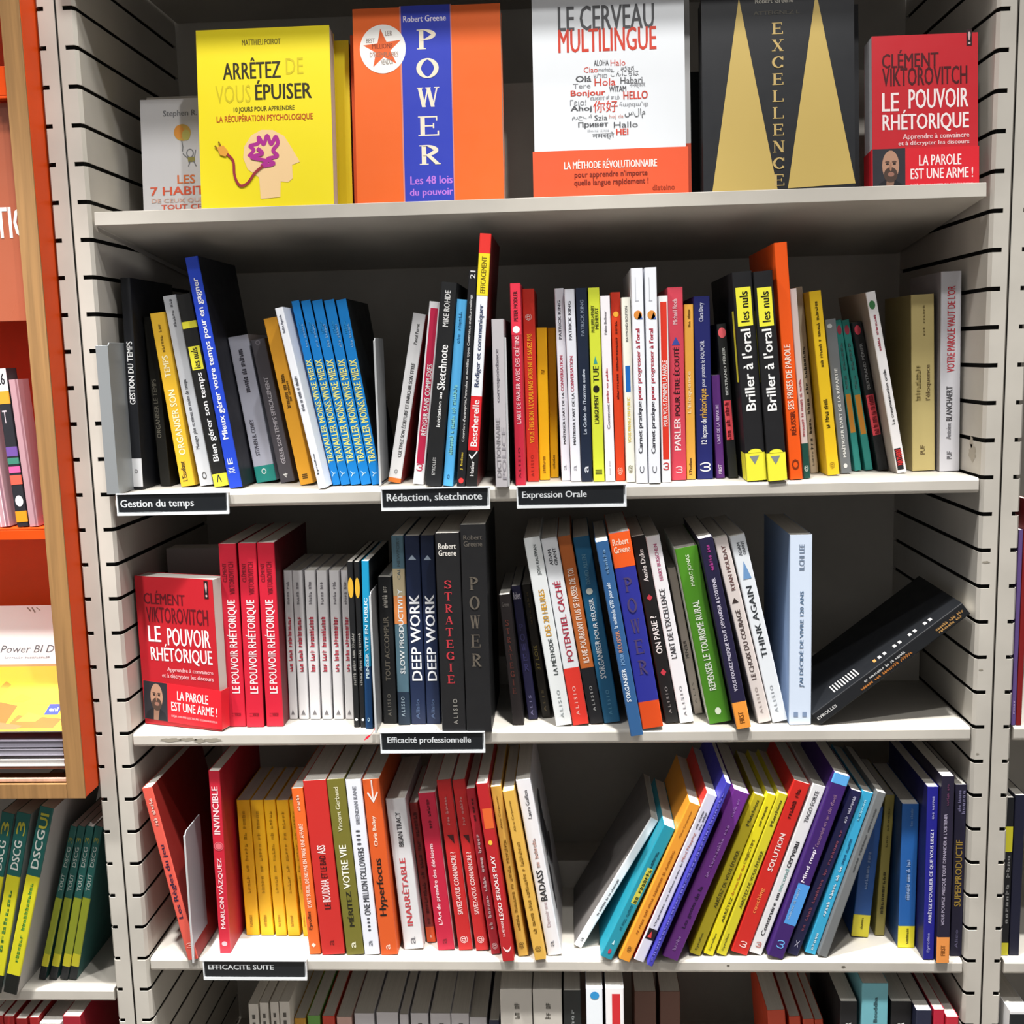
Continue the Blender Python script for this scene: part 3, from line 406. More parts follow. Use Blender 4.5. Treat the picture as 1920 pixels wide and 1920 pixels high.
(-0.1011,-0.0044,-0.2793,0.2298,0.0272,0.15,-0.12,'#19191b','thick black book with stacked red letters',[('STRATEGIE',0.24,0.776,0.3,0.62,'#b8323c','stack'),('Robert',0.92,0.949,0.12,0.85,'#d8d4ce','h'),('Greene',0.887,0.916,0.12,0.85,'#d8d4ce','h'),('A L I S I O',0.04,0.17,0.5,0.68,'#8c8984','')],[],{'serif': 1}),
(-0.0724,-0.005,-0.2793,0.2388,0.0285,0.15,-0.05,'#18181a','thick all black book with large dark stacked letters',[('POWER',0.307,0.767,0.28,0.68,'#5c554c','stack'),('Robert',0.928,0.95,0.12,0.85,'#55504a','h'),('Greene',0.896,0.922,0.12,0.85,'#55504a','h')],[],{'serif': 1}),
(-0.0288,0.0178,-0.2788,0.1541,0.0129,0.13,-4.56,'#1b1516','black book with dark red letters under a lit white page edge',[('STRATEGIE',0.23,0.819,0.3,0.65,'#5a2a22','stack'),('Greene',0.908,0.942,0.2,0.8,'#55504e','h')],[],{'serif': 1}),
(-0.0123,0.0362,-0.2787,0.1603,0.0109,0.12,-5.84,'#1c1a3c','low dark purple book beside the leaning black ones',[('POWER',0.356,0.73,0.25,0.75,'#3b3868','stack'),('Robert',0.902,0.955,0.1,0.85,'#c9c4d0','h'),('A L I S',0.03,0.183,0.35,0.6,'#7c78a0','')],[],{'serif': 1}),
(0.0035,0.0423,-0.2786,0.1607,0.0106,0.12,-7.42,'#1b150c','low black book with faint gold title leaning against a tall white one',[('37 LOIS',0.363,0.546,0.25,0.65,'#8c7c3c',''),((6,),0.7,0.95,0.35,0.6,'#55472c',''),('A L I S',0.045,0.209,0.35,0.6,'#6c5c3c','')],[],{}),
(0.0239,0.0126,-0.278,0.2214,0.0182,0.15,-8.4,'#dfe3e4','white book with grey and ochre title leaning at the head of the group',[('LA MÉTHODE',0.272,0.466,0.35,0.7,'#3c4444',''),('DES 20 HEURES',0.479,0.727,0.35,0.7,'#d19a26',''),('JOSH KAUFMAN',0.802,0.961,0.5,0.75,'#4c5454',''),('A L I S I O',0.042,0.191,0.4,0.6,'#9aa2a4','')],[],{'sl': '#777'}),
(0.0433,0.0144,-0.278,0.2202,0.0181,0.15,-8.48,'#dfe2e6','white book with a red foot and tall crimson capitals',[('POTENTIEL CACHÉ',0.342,0.772,0.25,0.75,'#a8243c',''),('ADAM',0.858,0.94,0.3,0.5,'#3c3e44',''),('GRANT',0.854,0.946,0.6,0.8,'#3c3e44',''),('A L I S I O',0.052,0.209,0.35,0.55,'#f0b0a8','')],[(0.0,0.308,'#d83428',0,1)],{}),
(0.0618,0.0183,-0.2781,0.2217,0.0151,0.15,-8.77,'#b8622a','orange brown book with a black foot between white and blue books',[('ILS NE POURRONT PLUS SE PASSER DE TOI',0.328,0.828,0.3,0.75,'#f3e2d4',''),('A L I S I O',0.067,0.203,0.4,0.6,'#9a9a9a','')],[(0.0,0.301,'#15151a',0,1)],{}),
(0.0795,0.0206,-0.2779,0.2198,0.0188,0.14,-8.49,'#1a5f86','deep blue book with white capitals and a small round seal',[("S'ORGANISER",0.241,0.447,0.25,0.6,'#e6eef3',''),('POUR RÉUSSIR',0.454,0.673,0.25,0.6,'#e6eef3',''),('●',0.694,0.728,0.25,0.65,'#e0e4d8',''),('DAVID ALLEN',0.748,0.906,0.35,0.6,'#5c8ca4',''),('A L I S I O',0.042,0.179,0.4,0.6,'#5a93b2','')],[],{}),
(0.1051,-0.0238,-0.2782,0.2225,0.014,0.15,-9.36,'#2d5a8c','medium blue book poking out past the shelf edge beside the orange and blue one',[("S'ORGANISER",0.178,0.349,0.2,0.55,'#e2ebf4',''),('POUR',0.369,0.428,0.3,0.6,'#7ba2cc',''),('RÉUSSIR',0.434,0.546,0.2,0.6,'#c2876c',''),('la méthode GTD pour ado',0.559,0.792,0.25,0.65,'#d6e3f0',''),((6,),0.835,0.96,0.4,0.65,'#6d93ba','')],[],{}),
(0.1245,-0.0001,-0.2775,0.2275,0.0234,0.15,-9.05,'#2b2f92','thick orange and blue book jutting out in the middle of the third shelf',[('POWER',0.262,0.79,0.3,0.75,'#4d3f6a','stack'),('Robert',0.937,0.969,0.12,0.88,'#f5d0b8','h'),('Greene',0.898,0.93,0.12,0.88,'#f5d0b8','h')],[(0.0,0.139,'#dd4c16',0,1),(0.826,1.0,'#ea5a1c',0,1)],{'sl': '#d8501c','sr': '#d8501c','serif': 1}),
(0.148,0.0184,-0.278,0.2208,0.0151,0.15,-9.74,'#161618','black book with red diamonds between the orange and blue book and a white one',[('ON PARIE ?',0.374,0.575,0.3,0.75,'#f0f0f0',''),('Annie Duke',0.759,0.93,0.35,0.7,'#e2e2e2',''),('◆',0.657,0.691,0.3,0.75,'#c23a4a',''),('◆',0.254,0.292,0.3,0.75,'#c23a4a',''),('A L I S I O',0.05,0.196,0.4,0.6,'#8a8a8a','')],[],{}),
(0.1648,0.0185,-0.2779,0.2203,0.0158,0.15,-9.9,'#e8e8ec','white book with black condensed capitals beside the black one with diamonds',[("L'ART DE L'EXCELLENCE",0.349,0.722,0.25,0.65,'#33343a',''),('FERRY BUSSCHEN',0.766,0.958,0.45,0.7,'#a83c6c',''),('A L I S I O',0.035,0.199,0.4,0.6,'#8f9096','')],[],{}),
(0.1821,0.051,-0.2785,0.1775,0.0091,0.123,-10.04,'#cfc2b8','low pinkish white book set back between the white book and the green one',[('PENSER',0.384,0.506,0.2,0.6,'#44403c',''),('A L I S',0.068,0.217,0.3,0.55,'#8c847c','')],[],{}),
(0.2025,0.0146,-0.2769,0.2072,0.0256,0.15,-10.72,'#4a8a1e','thick green book with white title leaning in the middle of the third shelf',[('REPENSER LE TOURISME RURAL',0.188,0.702,0.3,0.6,'#eef6e6',''),('MARC JONAS',0.782,0.959,0.4,0.6,'#dcecca',''),('●',0.047,0.087,0.35,0.62,'#e6f2da','')],[],{'sl': '#e8eee0'}),
(0.2262,-0.0034,-0.2778,0.222,0.016,0.16,-11.18,'#1c1838','dark purple book with an orange foot jutting past the shelf edge',[("VOUS POUVEZ PRESQUE TOUT DEMANDER & L'OBTENIR",0.198,0.793,0.35,0.65,'#cfcadd',''),((6,3),0.83,0.963,0.4,0.65,'#a83a8c',''),('FIRST',0.028,0.088,0.3,0.65,'#7a4510','')],[(0.0,0.14,'#e8953a',0,1)],{}),
(0.2528,0.0163,-0.2776,0.2205,0.015,0.15,-13.33,'#d9cfcb','pinkish beige book with brown capitals beside the orange-footed one',[('LE CHOIX DU COURAGE',0.234,0.613,0.3,0.65,'#4c3c3a',''),('RYAN HOLIDAY',0.716,0.956,0.4,0.7,'#6c4a48',''),('▲',0.65,0.678,0.2,0.7,'#3a2e2c',''),('A L I S I O',0.049,0.193,0.35,0.55,'#a0928e','')],[],{}),
(0.2702,0.0181,-0.2774,0.2215,0.0171,0.15,-12.88,'#dfe4ea','white book with a blue flame and large dark capitals',[('THINK AGAIN',0.349,0.731,0.3,0.68,'#2e3338',''),('ADAM',0.892,0.963,0.35,0.55,'#4c5158',''),('GRANT',0.895,0.967,0.62,0.82,'#4c5158',''),('▲',0.769,0.864,0.25,0.8,'#6c95c4',''),('A L I S I O',0.052,0.198,0.35,0.55,'#9aa0a8','')],[],{}),
(0.2914,0.0111,-0.2792,0.218,0.0245,0.163,-0.3,'#ccd9ec','upright pale blue white book with blue capitals at the end of the group',[("J'AI DÉCIDÉ DE VIVRE 120 ANS",0.2,0.709,0.42,0.68,'#55708f',''),('ILCHI LEE',0.817,0.952,0.42,0.65,'#6f8098',''),('══',0.041,0.068,0.2,0.8,'#7b8fae','')],[],{'sl': '#8fa6c8'}),  # darker left cover: its shaded side painted into the colour
(0.3091,0.009,-0.273,0.2055,0.0161,0.15,52.0,'#17191d','black book tipped over at a steep slant against the upright of the third shelf',[((2,9,2,2,6),0.332,0.604,0.25,0.45,'#dcdcdc',''),((6,3,8,6),0.291,0.633,0.55,0.78,'#c97f3c',''),((6,3,3),0.801,0.981,0.35,0.55,'#c99a5c',''),((8,3),0.807,0.958,0.6,0.8,'#c99a5c',''),('EYROLLES',0.008,0.135,0.4,0.62,'#d8d8d8','')],[],{'coverdots': 1}),
(-0.4225,-0.0048,-0.5582,0.218,0.0122,0.17,-10.65,'#d8584a','coral book leaning far over into the corner of the fourth shelf',[('Les Règles du jeu',0.243,0.673,0.25,0.8,'#2a1c3c',''),((3,6),0.781,0.94,0.35,0.7,'#f2c9be',''),('ω',0.068,0.099,0.25,0.8,'#f0c0b6','')],[],{'sr': '#7a1d18'}),
(-0.3886,0.0114,-0.5593,0.2291,0.0133,0.163,0.21,'#c01e34','tall crimson book with white serif capitals beside the bookend of the fourth shelf',[('MARLON VÁZQUEZ',0.136,0.528,0.2,0.75,'#f0d0d4',''),('INVINCIBLE',0.657,0.917,0.2,0.75,'#f0d0d4',''),('◉',0.569,0.616,0.1,0.95,'#d86a74',''),('●',0.04,0.066,0.25,0.75,'#e6b0b6','')],[],{'sr': '#a01828','serif': 1}),
(-0.3667,0.0533,-0.5592,0.1753,0.0165,0.11,-0.7,'#f0b810','first of five yellow paperbacks set back on the fourth shelf,counted from the crimson book',[((8,),0.061,0.15,0.3,0.55,'#b98a08',''),((5,2,5,2,5),0.309,0.922,0.35,0.6,'#c79508','')],[],{'group': 'five set-back yellow paperbacks'}),
(-0.3484,0.0528,-0.5591,0.1754,0.0162,0.11,-1.15,'#f0b810','second of five yellow paperbacks set back on the fourth shelf,counted from the crimson book',[((8,),0.063,0.152,0.3,0.55,'#b98a08',''),((5,2,5,2,5),0.31,0.922,0.35,0.6,'#c79508','')],[],{'group': 'five set-back yellow paperbacks'}),
(-0.3309,0.0522,-0.5591,0.1756,0.0142,0.11,-1.64,'#f0b810','third of five yellow paperbacks set back on the fourth shelf,counted from the crimson book',[((8,),0.065,0.154,0.3,0.55,'#b98a08',''),((5,2,5,2,5),0.311,0.922,0.35,0.6,'#c79508','')],[],{'group': 'five set-back yellow paperbacks'}),
(-0.3147,0.0516,-0.5591,0.1757,0.0151,0.11,-1.73,'#f0b810','fourth of five yellow paperbacks set back on the fourth shelf,counted from the crimson book',[((8,),0.067,0.155,0.3,0.55,'#b98a08',''),((5,2,5,2,5),0.313,0.922,0.35,0.6,'#c79508','')],[],{'group': 'five set-back yellow paperbacks'}),
(-0.2994,0.0511,-0.5591,0.1761,0.0074,0.11,-2.71,'#f0b810','fifth of five yellow paperbacks set back on the fourth shelf,counted from the crimson book',[((8,),0.069,0.157,0.3,0.55,'#b98a08',''),((5,2,5,2,5),0.314,0.922,0.35,0.6,'#c79508','')],[],{'group': 'five set-back yellow paperbacks'}),
(-0.2787,0.0096,-0.5589,0.2079,0.0137,0.15,-3.03,'#de6424','slim orange book with white title beside the red one on the fourth shelf',[("L'ART SUBTIL DE NE PAS EN FAIRE UNE AFFAIRE",0.286,0.789,0.3,0.65,'#f8dccb',''),('Eyrolles',0.15,0.262,0.2,0.6,'#4c1c08',''),((6,),0.865,0.961,0.35,0.6,'#f3d2bc',''),('◆',0.041,0.069,0.25,0.65,'#f6d8c8','')],[],{}),
(-0.2564,0.0083,-0.5585,0.2177,0.0274,0.15,-3.16,'#c02824','thick red book with two white words and black words',[('LE',0.264,0.299,0.35,0.62,'#2c0a0a',''),('BOUDDHA',0.306,0.436,0.3,0.65,'#f2dcdc',''),('ET LE BAD',0.444,0.574,0.35,0.62,'#2c0a0a',''),('ASS',0.581,0.633,0.3,0.65,'#f2dcdc',''),('a',0.054,0.084,0.4,0.6,'#701414','')],[],{}),
(-0.2301,0.0086,-0.5587,0.2192,0.0209,0.15,-3.57,'#6f6a26','olive green book with white and black capitals',[('MÉRITEZ',0.162,0.364,0.3,0.65,'#1c1a0c',''),('VOTRE VIE',0.379,0.63,0.28,0.68,'#f2f0e0',''),('Vincent Gerbaud',0.706,0.956,0.35,0.6,'#d6d2b0',''),('a',0.037,0.075,0.35,0.6,'#dedcc0','')],[],{}),
(-0.2096,0.0088,-0.5587,0.2184,0.0183,0.15,-3.5,'#dde0ea','white book with narrow black capitals between olive and orange books',[('ONE MILLION FOLLOWERS',0.228,0.617,0.3,0.7,'#2e3038',''),('BRENDAN KANE',0.75,0.963,0.4,0.65,'#6d707a',''),('• • • •',0.632,0.716,0.3,0.6,'#44464e',''),('• • • •',0.137,0.213,0.4,0.6,'#44464e',''),('a',0.049,0.083,0.35,0.6,'#6d707a','')],[],{}),
(-0.189,0.0083,-0.5587,0.219,0.02,0.15,-3.4,'#d0561f','orange book with large black title and a white arrow at its head',[('Hyperfocus',0.225,0.555,0.2,0.72,'#17120e',''),('Chris Bailey',0.623,0.794,0.3,0.58,'#f6dcc8',''),('↓',0.866,0.995,0.2,0.85,'#e8dcd8',''),('a',0.031,0.061,0.35,0.6,'#f3cdb8','')],[],{}),
(-0.1616,0.0209,-0.5584,0.1895,0.0235,0.14,-4.44,'#cfd0d3','thick light grey book with red capitals on the fourth shelf',[('INARRÊTABLE',0.156,0.61,0.25,0.62,'#b83c44',''),('BRIAN TRACY',0.685,0.912,0.4,0.65,'#2c2c30',''),('a',0.032,0.081,0.4,0.65,'#6c6c72','')],[],{}),
(-0.1422,0.0368,-0.5588,0.1784,0.0106,0.12,-4.97,'#8a2420','dark red paperback with an orange foot set back behind the crimson one',[((2,9,2,4,3,7),0.131,0.933,0.3,0.7,'#5c1410',''),('◆',0.031,0.054,0.4,0.65,'#f2c0b0','')],[(0.0,0.112,'#e0561c',0,1)],{}),
(-0.1222,0.0191,-0.5585,0.1976,0.02,0.14,-4.86,'#b81a3a','crimson book with white rounded title beside the dark red paperback',[("L'Art de prendre des décisions",0.163,0.683,0.25,0.55,'#f2d4da',''),((3,6),0.776,0.963,0.4,0.6,'#5c0c1c',''),('a',0.04,0.074,0.35,0.6,'#7a1026','')],[],{'sr': '#e8d8d8'}),
(-0.0989,0.0191,-0.5585,0.2139,0.0168,0.15,-5.19,'#bd2022','red book with white capitals and a black mark beside the crimson one',[('SAVEZ-VOUS CONVAINCRE ?',0.212,0.58,0.3,0.65,'#f3d6d4',''),((3,6),0.736,0.904,0.35,0.55,'#d88a88',''),('◢',0.626,0.681,0.25,0.7,'#3c0a0c',''),('@',0.04,0.083,0.2,0.75,'#f2cccc','')],[],{'sr': '#e8d8d8'}),
(-0.0788,0.0184,-0.5585,0.2145,0.0152,0.15,-5.8,'#bd2022','red book with white capitals and a black mark touching a narrower dark red spine',[('SAVEZ-VOUS CONVAINCRE ?',0.214,0.58,0.3,0.65,'#f3d6d4',''),((3,6),0.736,0.903,0.35,0.55,'#d88a88',''),('◢',0.627,0.681,0.25,0.7,'#3c0a0c',''),('@',0.042,0.085,0.2,0.75,'#f2cccc','')],[],{}),
(-0.0621,0.0105,-0.5587,0.2072,0.0108,0.15,-6.66,'#a51828','narrow dark red book leaning under the red and orange one',[((2,6,4,4,5),0.15,0.729,0.3,0.65,'#f0ccd0',''),((3,),0.801,0.946,0.35,0.6,'#4c0a12',''),('@',0.029,0.069,0.2,0.8,'#e6c0c4','')],[],{}),
(-0.0463,-0.0054,-0.5585,0.2192,0.0135,0.15,-6.55,'#b01c22','red book with an orange block jutting over the fourth shelf edge',[('LA MÉTHODE',0.141,0.231,0.3,0.55,'#f6dede',''),('LEGO SERIOUS PLAY',0.238,0.599,0.3,0.65,'#f6e6e6',''),('●',0.659,0.686,0.3,0.65,'#e8b83c',''),('(',0.05,0.084,0.2,0.9,'#f4dcdc','')],[(0.75,0.862,'#d8602a',0.2,1)],{}),
(-0.0292,0.0063,-0.5585,0.2113,0.0122,0.15,-7.42,'#d6a84a','tan yellow book beside the red one with an orange block,one of two alike',[((6,8,2,6,9),0.153,0.692,0.35,0.65,'#8a6418',''),('Alice Carpenter',0.755,0.948,0.35,0.6,'#7c5a18',''),('@',0.043,0.082,0.2,0.75,'#5c4210','')],[],{}),
(-0.0089,-0.0023,-0.5583,0.2098,0.0133,0.15,-8.9,'#d6a84a','tan yellow book beside the large white one,one of two alike',[((2,5,4,9,1,9),0.157,0.702,0.35,0.65,'#8a6418',''),('Alice Carpenter',0.765,0.95,0.35,0.6,'#7c5a18',''),('@',0.047,0.082,0.2,0.75,'#5c4210','')],[],{}),
(0.0077,0.0079,-0.5581,0.2189,0.0168,0.166,-8.51,'#e0dfe4','white book with a blotched cover leaning at the end of the red and tan group',[('BADASS',0.314,0.489,0.25,0.7,'#26262c',''),('Devenir une',0.163,0.307,0.35,0.6,'#b4a0a6',''),((2,7),0.504,0.671,0.35,0.6,'#caa6a0',''),('Laura Guillon',0.782,0.941,0.4,0.65,'#3f3f46',''),('a',0.049,0.083,0.35,0.6,'#77777e','')],[],{'sr': '#c9c6c8','blot': 1}),
(0.0351,0.0244,-0.5568,0.184,0.0098,0.14,30.12,'#e6e7ea','slim white book slanting alone into the gap of the fourth shelf',[((2,7,2,2,9),0.25,0.536,0.4,0.65,'#4c4e56',''),('a',0.042,0.073,0.35,0.65,'#55575f','')],[],{'sl': '#6c6866'}),
(0.0678,-0.0018,-0.5563,0.1776,0.0143,0.14,24.88,'#1f8ca2','teal blue book slanting beside the slim white one',[((2,4,7),0.218,0.411,0.4,0.65,'#12667c',''),((2,7),0.426,0.684,0.45,0.75,'#3a4a20',''),((6,),0.694,0.816,0.4,0.65,'#0f5468',''),('●',0.035,0.071,0.4,0.65,'#b8344c',''),('▲',0.106,0.142,0.4,0.6,'#bfe6ee','')],[(0.421,0.689,'#c4c04a',0.35,0.8)],{}),
(0.0889,-0.0062,-0.5566,0.2075,0.0136,0.15,23.27,'#e2962e','orange tan book slanting between teal and white ones',[((2,5,4,5,10,2,10),0.173,0.709,0.4,0.62,'#a85c10',''),('Alice Carpenter',0.786,0.956,0.4,0.6,'#8a4c10',''),('@',0.054,0.092,0.3,0.7,'#5c3408','')],[],{}),
(0.1057,-0.0066,-0.5569,0.2188,0.0122,0.15,22.66,'#d0cfda','pale lilac white book with a black square near its foot',[('Organiser ses idées avec le',0.212,0.597,0.4,0.65,'#3c3c48',''),('Mind Mapping',0.605,0.774,0.35,0.65,'#b47a70',''),((3,6),0.798,0.902,0.3,0.5,'#44444e',''),((3,5),0.798,0.902,0.6,0.8,'#44444e',''),('▲',0.144,0.18,0.3,0.7,'#d23a3a','')],[(0.132,0.196,'#1c1418',0.15,1)],{'sl': '#c8342c'}),
(0.1179,-0.0151,-0.5581,0.2377,0.0065,0.17,22.2,'#3c3aa8','thin indigo spiral notebook slanting against the purple book',[((32,),0.024,0.951,0.1,0.5,'#7a76e0','')],[],{'sr': '#16203c'}),
(0.1421,-0.003,-0.5558,0.2187,0.0189,0.16,21.95,'#6c2a88','broad purple book slanting beside the indigo notebook',[('Les gestes',0.185,0.344,0.4,0.7,'#2c0c40',''),('de la',0.352,0.44,0.4,0.65,'#2c0c40',''),((2,9,3),0.496,0.807,0.45,0.65,'#a878c4',''),((6,3),0.854,0.958,0.45,0.62,'#9a68b8',''),((5,),0.049,0.137,0.4,0.6,'#b088cc','')],[],{}),
(0.1721,0.0081,-0.557,0.2085,0.0128,0.14,20.76,'#b8a81c','dull olive yellow book slanting beside the broad purple one',[('ARRÊTEZ DE VOUS ÉPUISER',0.298,0.661,0.35,0.75,'#3c3a0a',''),('Matthieu',0.812,0.971,0.35,0.65,'#4c4a10',''),('Eyrolles',0.026,0.135,0.3,0.6,'#5c5a14','')],[],{}),
(0.1879,0.0082,-0.5574,0.2091,0.0113,0.14,20.11,'#e2d41c','bright yellow book slanting between two duller yellow ones',[('ARRÊTEZ',0.208,0.366,0.35,0.7,'#3c3a0a',''),('de vous fixer des',0.375,0.566,0.35,0.65,'#a85a10',''),('OBJECTIFS',0.574,0.723,0.35,0.7,'#5c4c08',''),((6,),0.806,0.931,0.35,0.6,'#6c6410',''),('Eyrolles',0.026,0.134,0.3,0.6,'#5c5a14','')],[],{}),
(0.203,0.0082,-0.5574,0.2091,0.0114,0.14,19.5,'#cfc428','yellow book slanting against the red one on the fourth shelf',[('ARRÊTEZ DE VOUS ÉPUISER',0.294,0.654,0.35,0.75,'#3c3a0a',''),('Matthieu',0.803,0.96,0.35,0.65,'#4c4a10',''),('Eyrolles',0.026,0.133,0.3,0.6,'#5c5a14','')],[],{}),
(0.2236,0.009,-0.5562,0.221,0.0194,0.14,18.61,'#c8241c','red book with white and orange lettering slanting beside the yellow ones',[('SOLUTION',0.487,0.705,0.35,0.65,'#f4dcd8',''),('coaching',0.239,0.387,0.35,0.65,'#f08c4c',''),((6,3),0.792,0.962,0.35,0.6,'#5c100c',''),('ω',0.038,0.073,0.35,0.75,'#f6dcd8','')],[],{}),
(0.2425,0.0101,-0.5568,0.2175,0.0152,0.15,19.17,'#dedee0','white book with black title slanting beside the red one',[('Construire un',0.109,0.367,0.35,0.65,'#2c2c30',''),('second',0.376,0.509,0.35,0.65,'#8ab0ac',''),('cerveau',0.518,0.67,0.35,0.65,'#2c2c30',''),('TIAGO FORTE',0.785,0.968,0.35,0.65,'#3c3c42',''),('ω',0.037,0.069,0.3,0.7,'#b8544a','')],[],{}),
(0.2641,0.0012,-0.5564,0.2331,0.0184,0.15,18.35,'#3a1a66','purple book with a sky blue head and block slanting beside the white one',[("Mind map'",0.416,0.605,0.35,0.65,'#efe6f8',''),("l'essentiel en un clin d'oeil",0.613,0.891,0.4,0.62,'#8c6a8c',''),((8,2,6),0.211,0.383,0.35,0.5,'#a6cdf2',''),('ω',0.051,0.096,0.3,0.75,'#6cb0f0','')],[(0.949,1.0,'#5aa6e6',0,1),(0.186,0.408,'#4f98e0',0.25,1)],{}),
(0.2849,0.0084,-0.5571,0.2118,0.0134,0.14,19.44,'#1a1a48','dark navy book with a pinkish title slanting behind the light blue one',[((2,4,7,2,7,2),0.146,0.768,0.4,0.65,'#8c4c64',''),((3,8),0.809,0.969,0.4,0.65,'#c4c4dc',''),('X',0.046,0.091,0.4,0.7,'#d8d8ee','')],[],{}),
(0.3064,0.0111,-0.5574,0.2072,0.0127,0.15,17.56,'#35a4cf','light blue book with white script slanting near the gap',[((5,5,2,2),0.234,0.549,0.35,0.62,'#e6f4fa',''),((5,7),0.558,0.715,0.35,0.62,'#12507c',''),((5,),0.021,0.132,0.35,0.6,'#c6e8f4',''),((6,),0.826,0.956,0.35,0.6,'#8fd2ea','')],[],{}),
(0.3193,0.0056,-0.5576,0.2092,0.0109,0.15,17.67,'#6f7274','grey book slanting over the gap,last of the slanting run',[((5,7,8),0.521,0.905,0.4,0.6,'#4c4e50','')],[],{}),
(0.3737,0.0509,-0.5584,0.1646,0.0202,0.12,4.99,'#1d5096','blue book with a yellow foot set back beside the olive one',[((9,4),0.368,0.656,0.4,0.6,'#8fa6d0',''),((8,),0.057,0.149,0.45,0.6,'#6a6410','')],[(0.0,0.17,'#d8cc30',0,1)],{}),
(0.3983,0.0548,-0.559,0.1775,0.0113,0.119,2.72,'#8f8440','olive tan book set back in the gap of the fourth shelf',[((10,),0.154,0.458,0.3,0.65,'#3c3614',''),((3,6),0.629,0.918,0.4,0.6,'#5c5424','')],[],{}),
(0.4215,0.0278,-0.5592,0.1777,0.0191,0.13,0.31,'#1f5ca4','upright blue book with a yellow foot beside the royal blue one',[((9,4,2,4),0.335,0.617,0.35,0.6,'#9cb6dc',''),((3,6),0.847,0.972,0.5,0.65,'#6c94c8',''),((8,),0.027,0.137,0.45,0.62,'#6a6410','')],[(0.0,0.152,'#dcd02c',0,1)],{'sl': '#1a4070'}),
(0.4393,0.0021,-0.5593,0.209,0.0125,0.15,-0.15,'#1c1c88','royal blue book with narrow white capitals at the end of the fourth shelf',[("ARRÊTEZ D'OUBLIER CE QUE VOUS LISEZ !",0.212,0.755,0.3,0.7,'#e2e2f4',''),((3,6),0.816,0.947,0.4,0.65,'#a8a8d8',''),('Eyrolles',0.043,0.156,0.3,0.6,'#9c9cd4','')],[],{'sl': '#131350'}),
(0.4532,-0.0048,-0.5593,0.224,0.0142,0.16,-0.11,'#1f1a30','dark plum book with an orange foot jutting past the fourth shelf edge',[("VOUS POUVEZ PRESQUE TOUT DEMANDER & L'OBTENIR",0.205,0.802,0.25,0.55,'#b0a8c0',''),((6,3),0.846,0.959,0.4,0.6,'#6c3a5c',''),('FIRST',0.04,0.096,0.3,0.65,'#8a5018','')],[(0.0,0.14,'#e8944a',0,1)],{}),
(0.473,0.01,-0.5593,0.2082,0.0132,0.14,-0.09,'#1c1930','dark navy book with gold capitals,last beside the upright on the fourth shelf',[('SUPERPRODUCTIF',0.293,0.683,0.2,0.75,'#a88a3c',''),((3,6),0.846,0.968,0.25,0.5,'#7c789a',''),((6,),0.828,0.968,0.6,0.85,'#7c789a',''),('Alisio',0.047,0.157,0.35,0.6,'#6c6888','')],[],{}),
(-0.3647,0.03,-0.8393,0.2022,0.0122,0.14,0.0,'#d8d2c8','first of four slim cream spines at the start of the bottom shelf',[('III',0.8,0.93,0.35,0.65,'#55504a','')],[],{}),
(-0.3514,0.03,-0.8393,0.2039,0.0107,0.14,0.0,'#d8d2c8','second of four slim cream spines at the start of the bottom shelf',[('III',0.8,0.93,0.35,0.65,'#55504a','')],[],{}),
(-0.3384,0.03,-0.8393,0.2049,0.0104,0.14,0.0,'#d8d2c8','third of four slim cream spines at the start of the bottom shelf',[('III',0.8,0.93,0.35,0.65,'#55504a','')],[],{}),
(-0.3259,0.03,-0.8393,0.2056,0.0128,0.14,0.0,'#d8d2c8','fourth of four slim cream spines at the start of the bottom shelf',[('III',0.8,0.93,0.35,0.65,'#55504a','')],[],{}),
(-0.3117,0.045,-0.8393,0.174,0.0144,0.129,0.0,'#c8942c','ochre spine after the slim cream ones on the bottom shelf',[],[],{}),
(-0.2943,0.045,-0.8393,0.1777,0.0157,0.129,0.0,'#6aa648','green spine on the bottom shelf',[],[],{}),
(-0.2758,0.045,-0.8393,0.1772,0.0154,0.129,0.0,'#d0402a','orange red spine on the bottom shelf beside the green one',[],[],{}),
(-0.2561,0.045,-0.8393,0.176,0.0187,0.129,0.0,'#d8b0a4','dusty pink spine on the bottom shelf',[],[],{}),
(-0.2309,0.045,-0.8393,0.1811,0.0245,0.129,0.0,'#cfccd0','first pale grey spine after the dusty pink one on the bottom shelf',[],[],{}),
(-0.2022,0.045,-0.8393,0.1826,0.0269,0.129,0.0,'#cfccd0','second pale grey spine after the dusty pink one on the bottom shelf',[],[],{}),
(-0.1814,0.045,-0.8393,0.1801,0.0106,0.129,0.0,'#cfccd0','third pale grey spine after the dusty pink one on the bottom shelf',[],[],{}),
(-0.1622,0.045,-0.8393,0.1818,0.0216,0.129,0.0,'#cfccd0','fourth pale grey spine after the dusty pink one on the bottom shelf',[((4,1),0.8,0.93,0.35,0.65,'#55504a','')],[],{}),
(-0.136,0.045,-0.8393,0.1817,0.0249,0.129,0.0,'#cfccd0','fifth pale grey spine after the dusty pink one on the bottom shelf',[((4,1),0.8,0.93,0.35,0.65,'#55504a','')],[],{}),
(-0.1116,0.045,-0.8393,0.1818,0.0221,0.129,0.0,'#cfccd0','sixth pale grey spine after the dusty pink one on the bottom shelf',[((4,1),0.8,0.93,0.35,0.65,'#55504a','')],[],{}),
(-0.0892,0.045,-0.8393,0.1768,0.0212,0.129,0.0,'#cfccd0','seventh pale grey spine after the dusty pink one on the bottom shelf',[((4,1),0.8,0.93,0.35,0.65,'#55504a','')],[],{}),
(-0.069,0.04,-0.8393,0.1759,0.0126,0.134,0.0,'#1c2440','small navy spine before the two tall grey ones on the bottom shelf',[],[],{}),
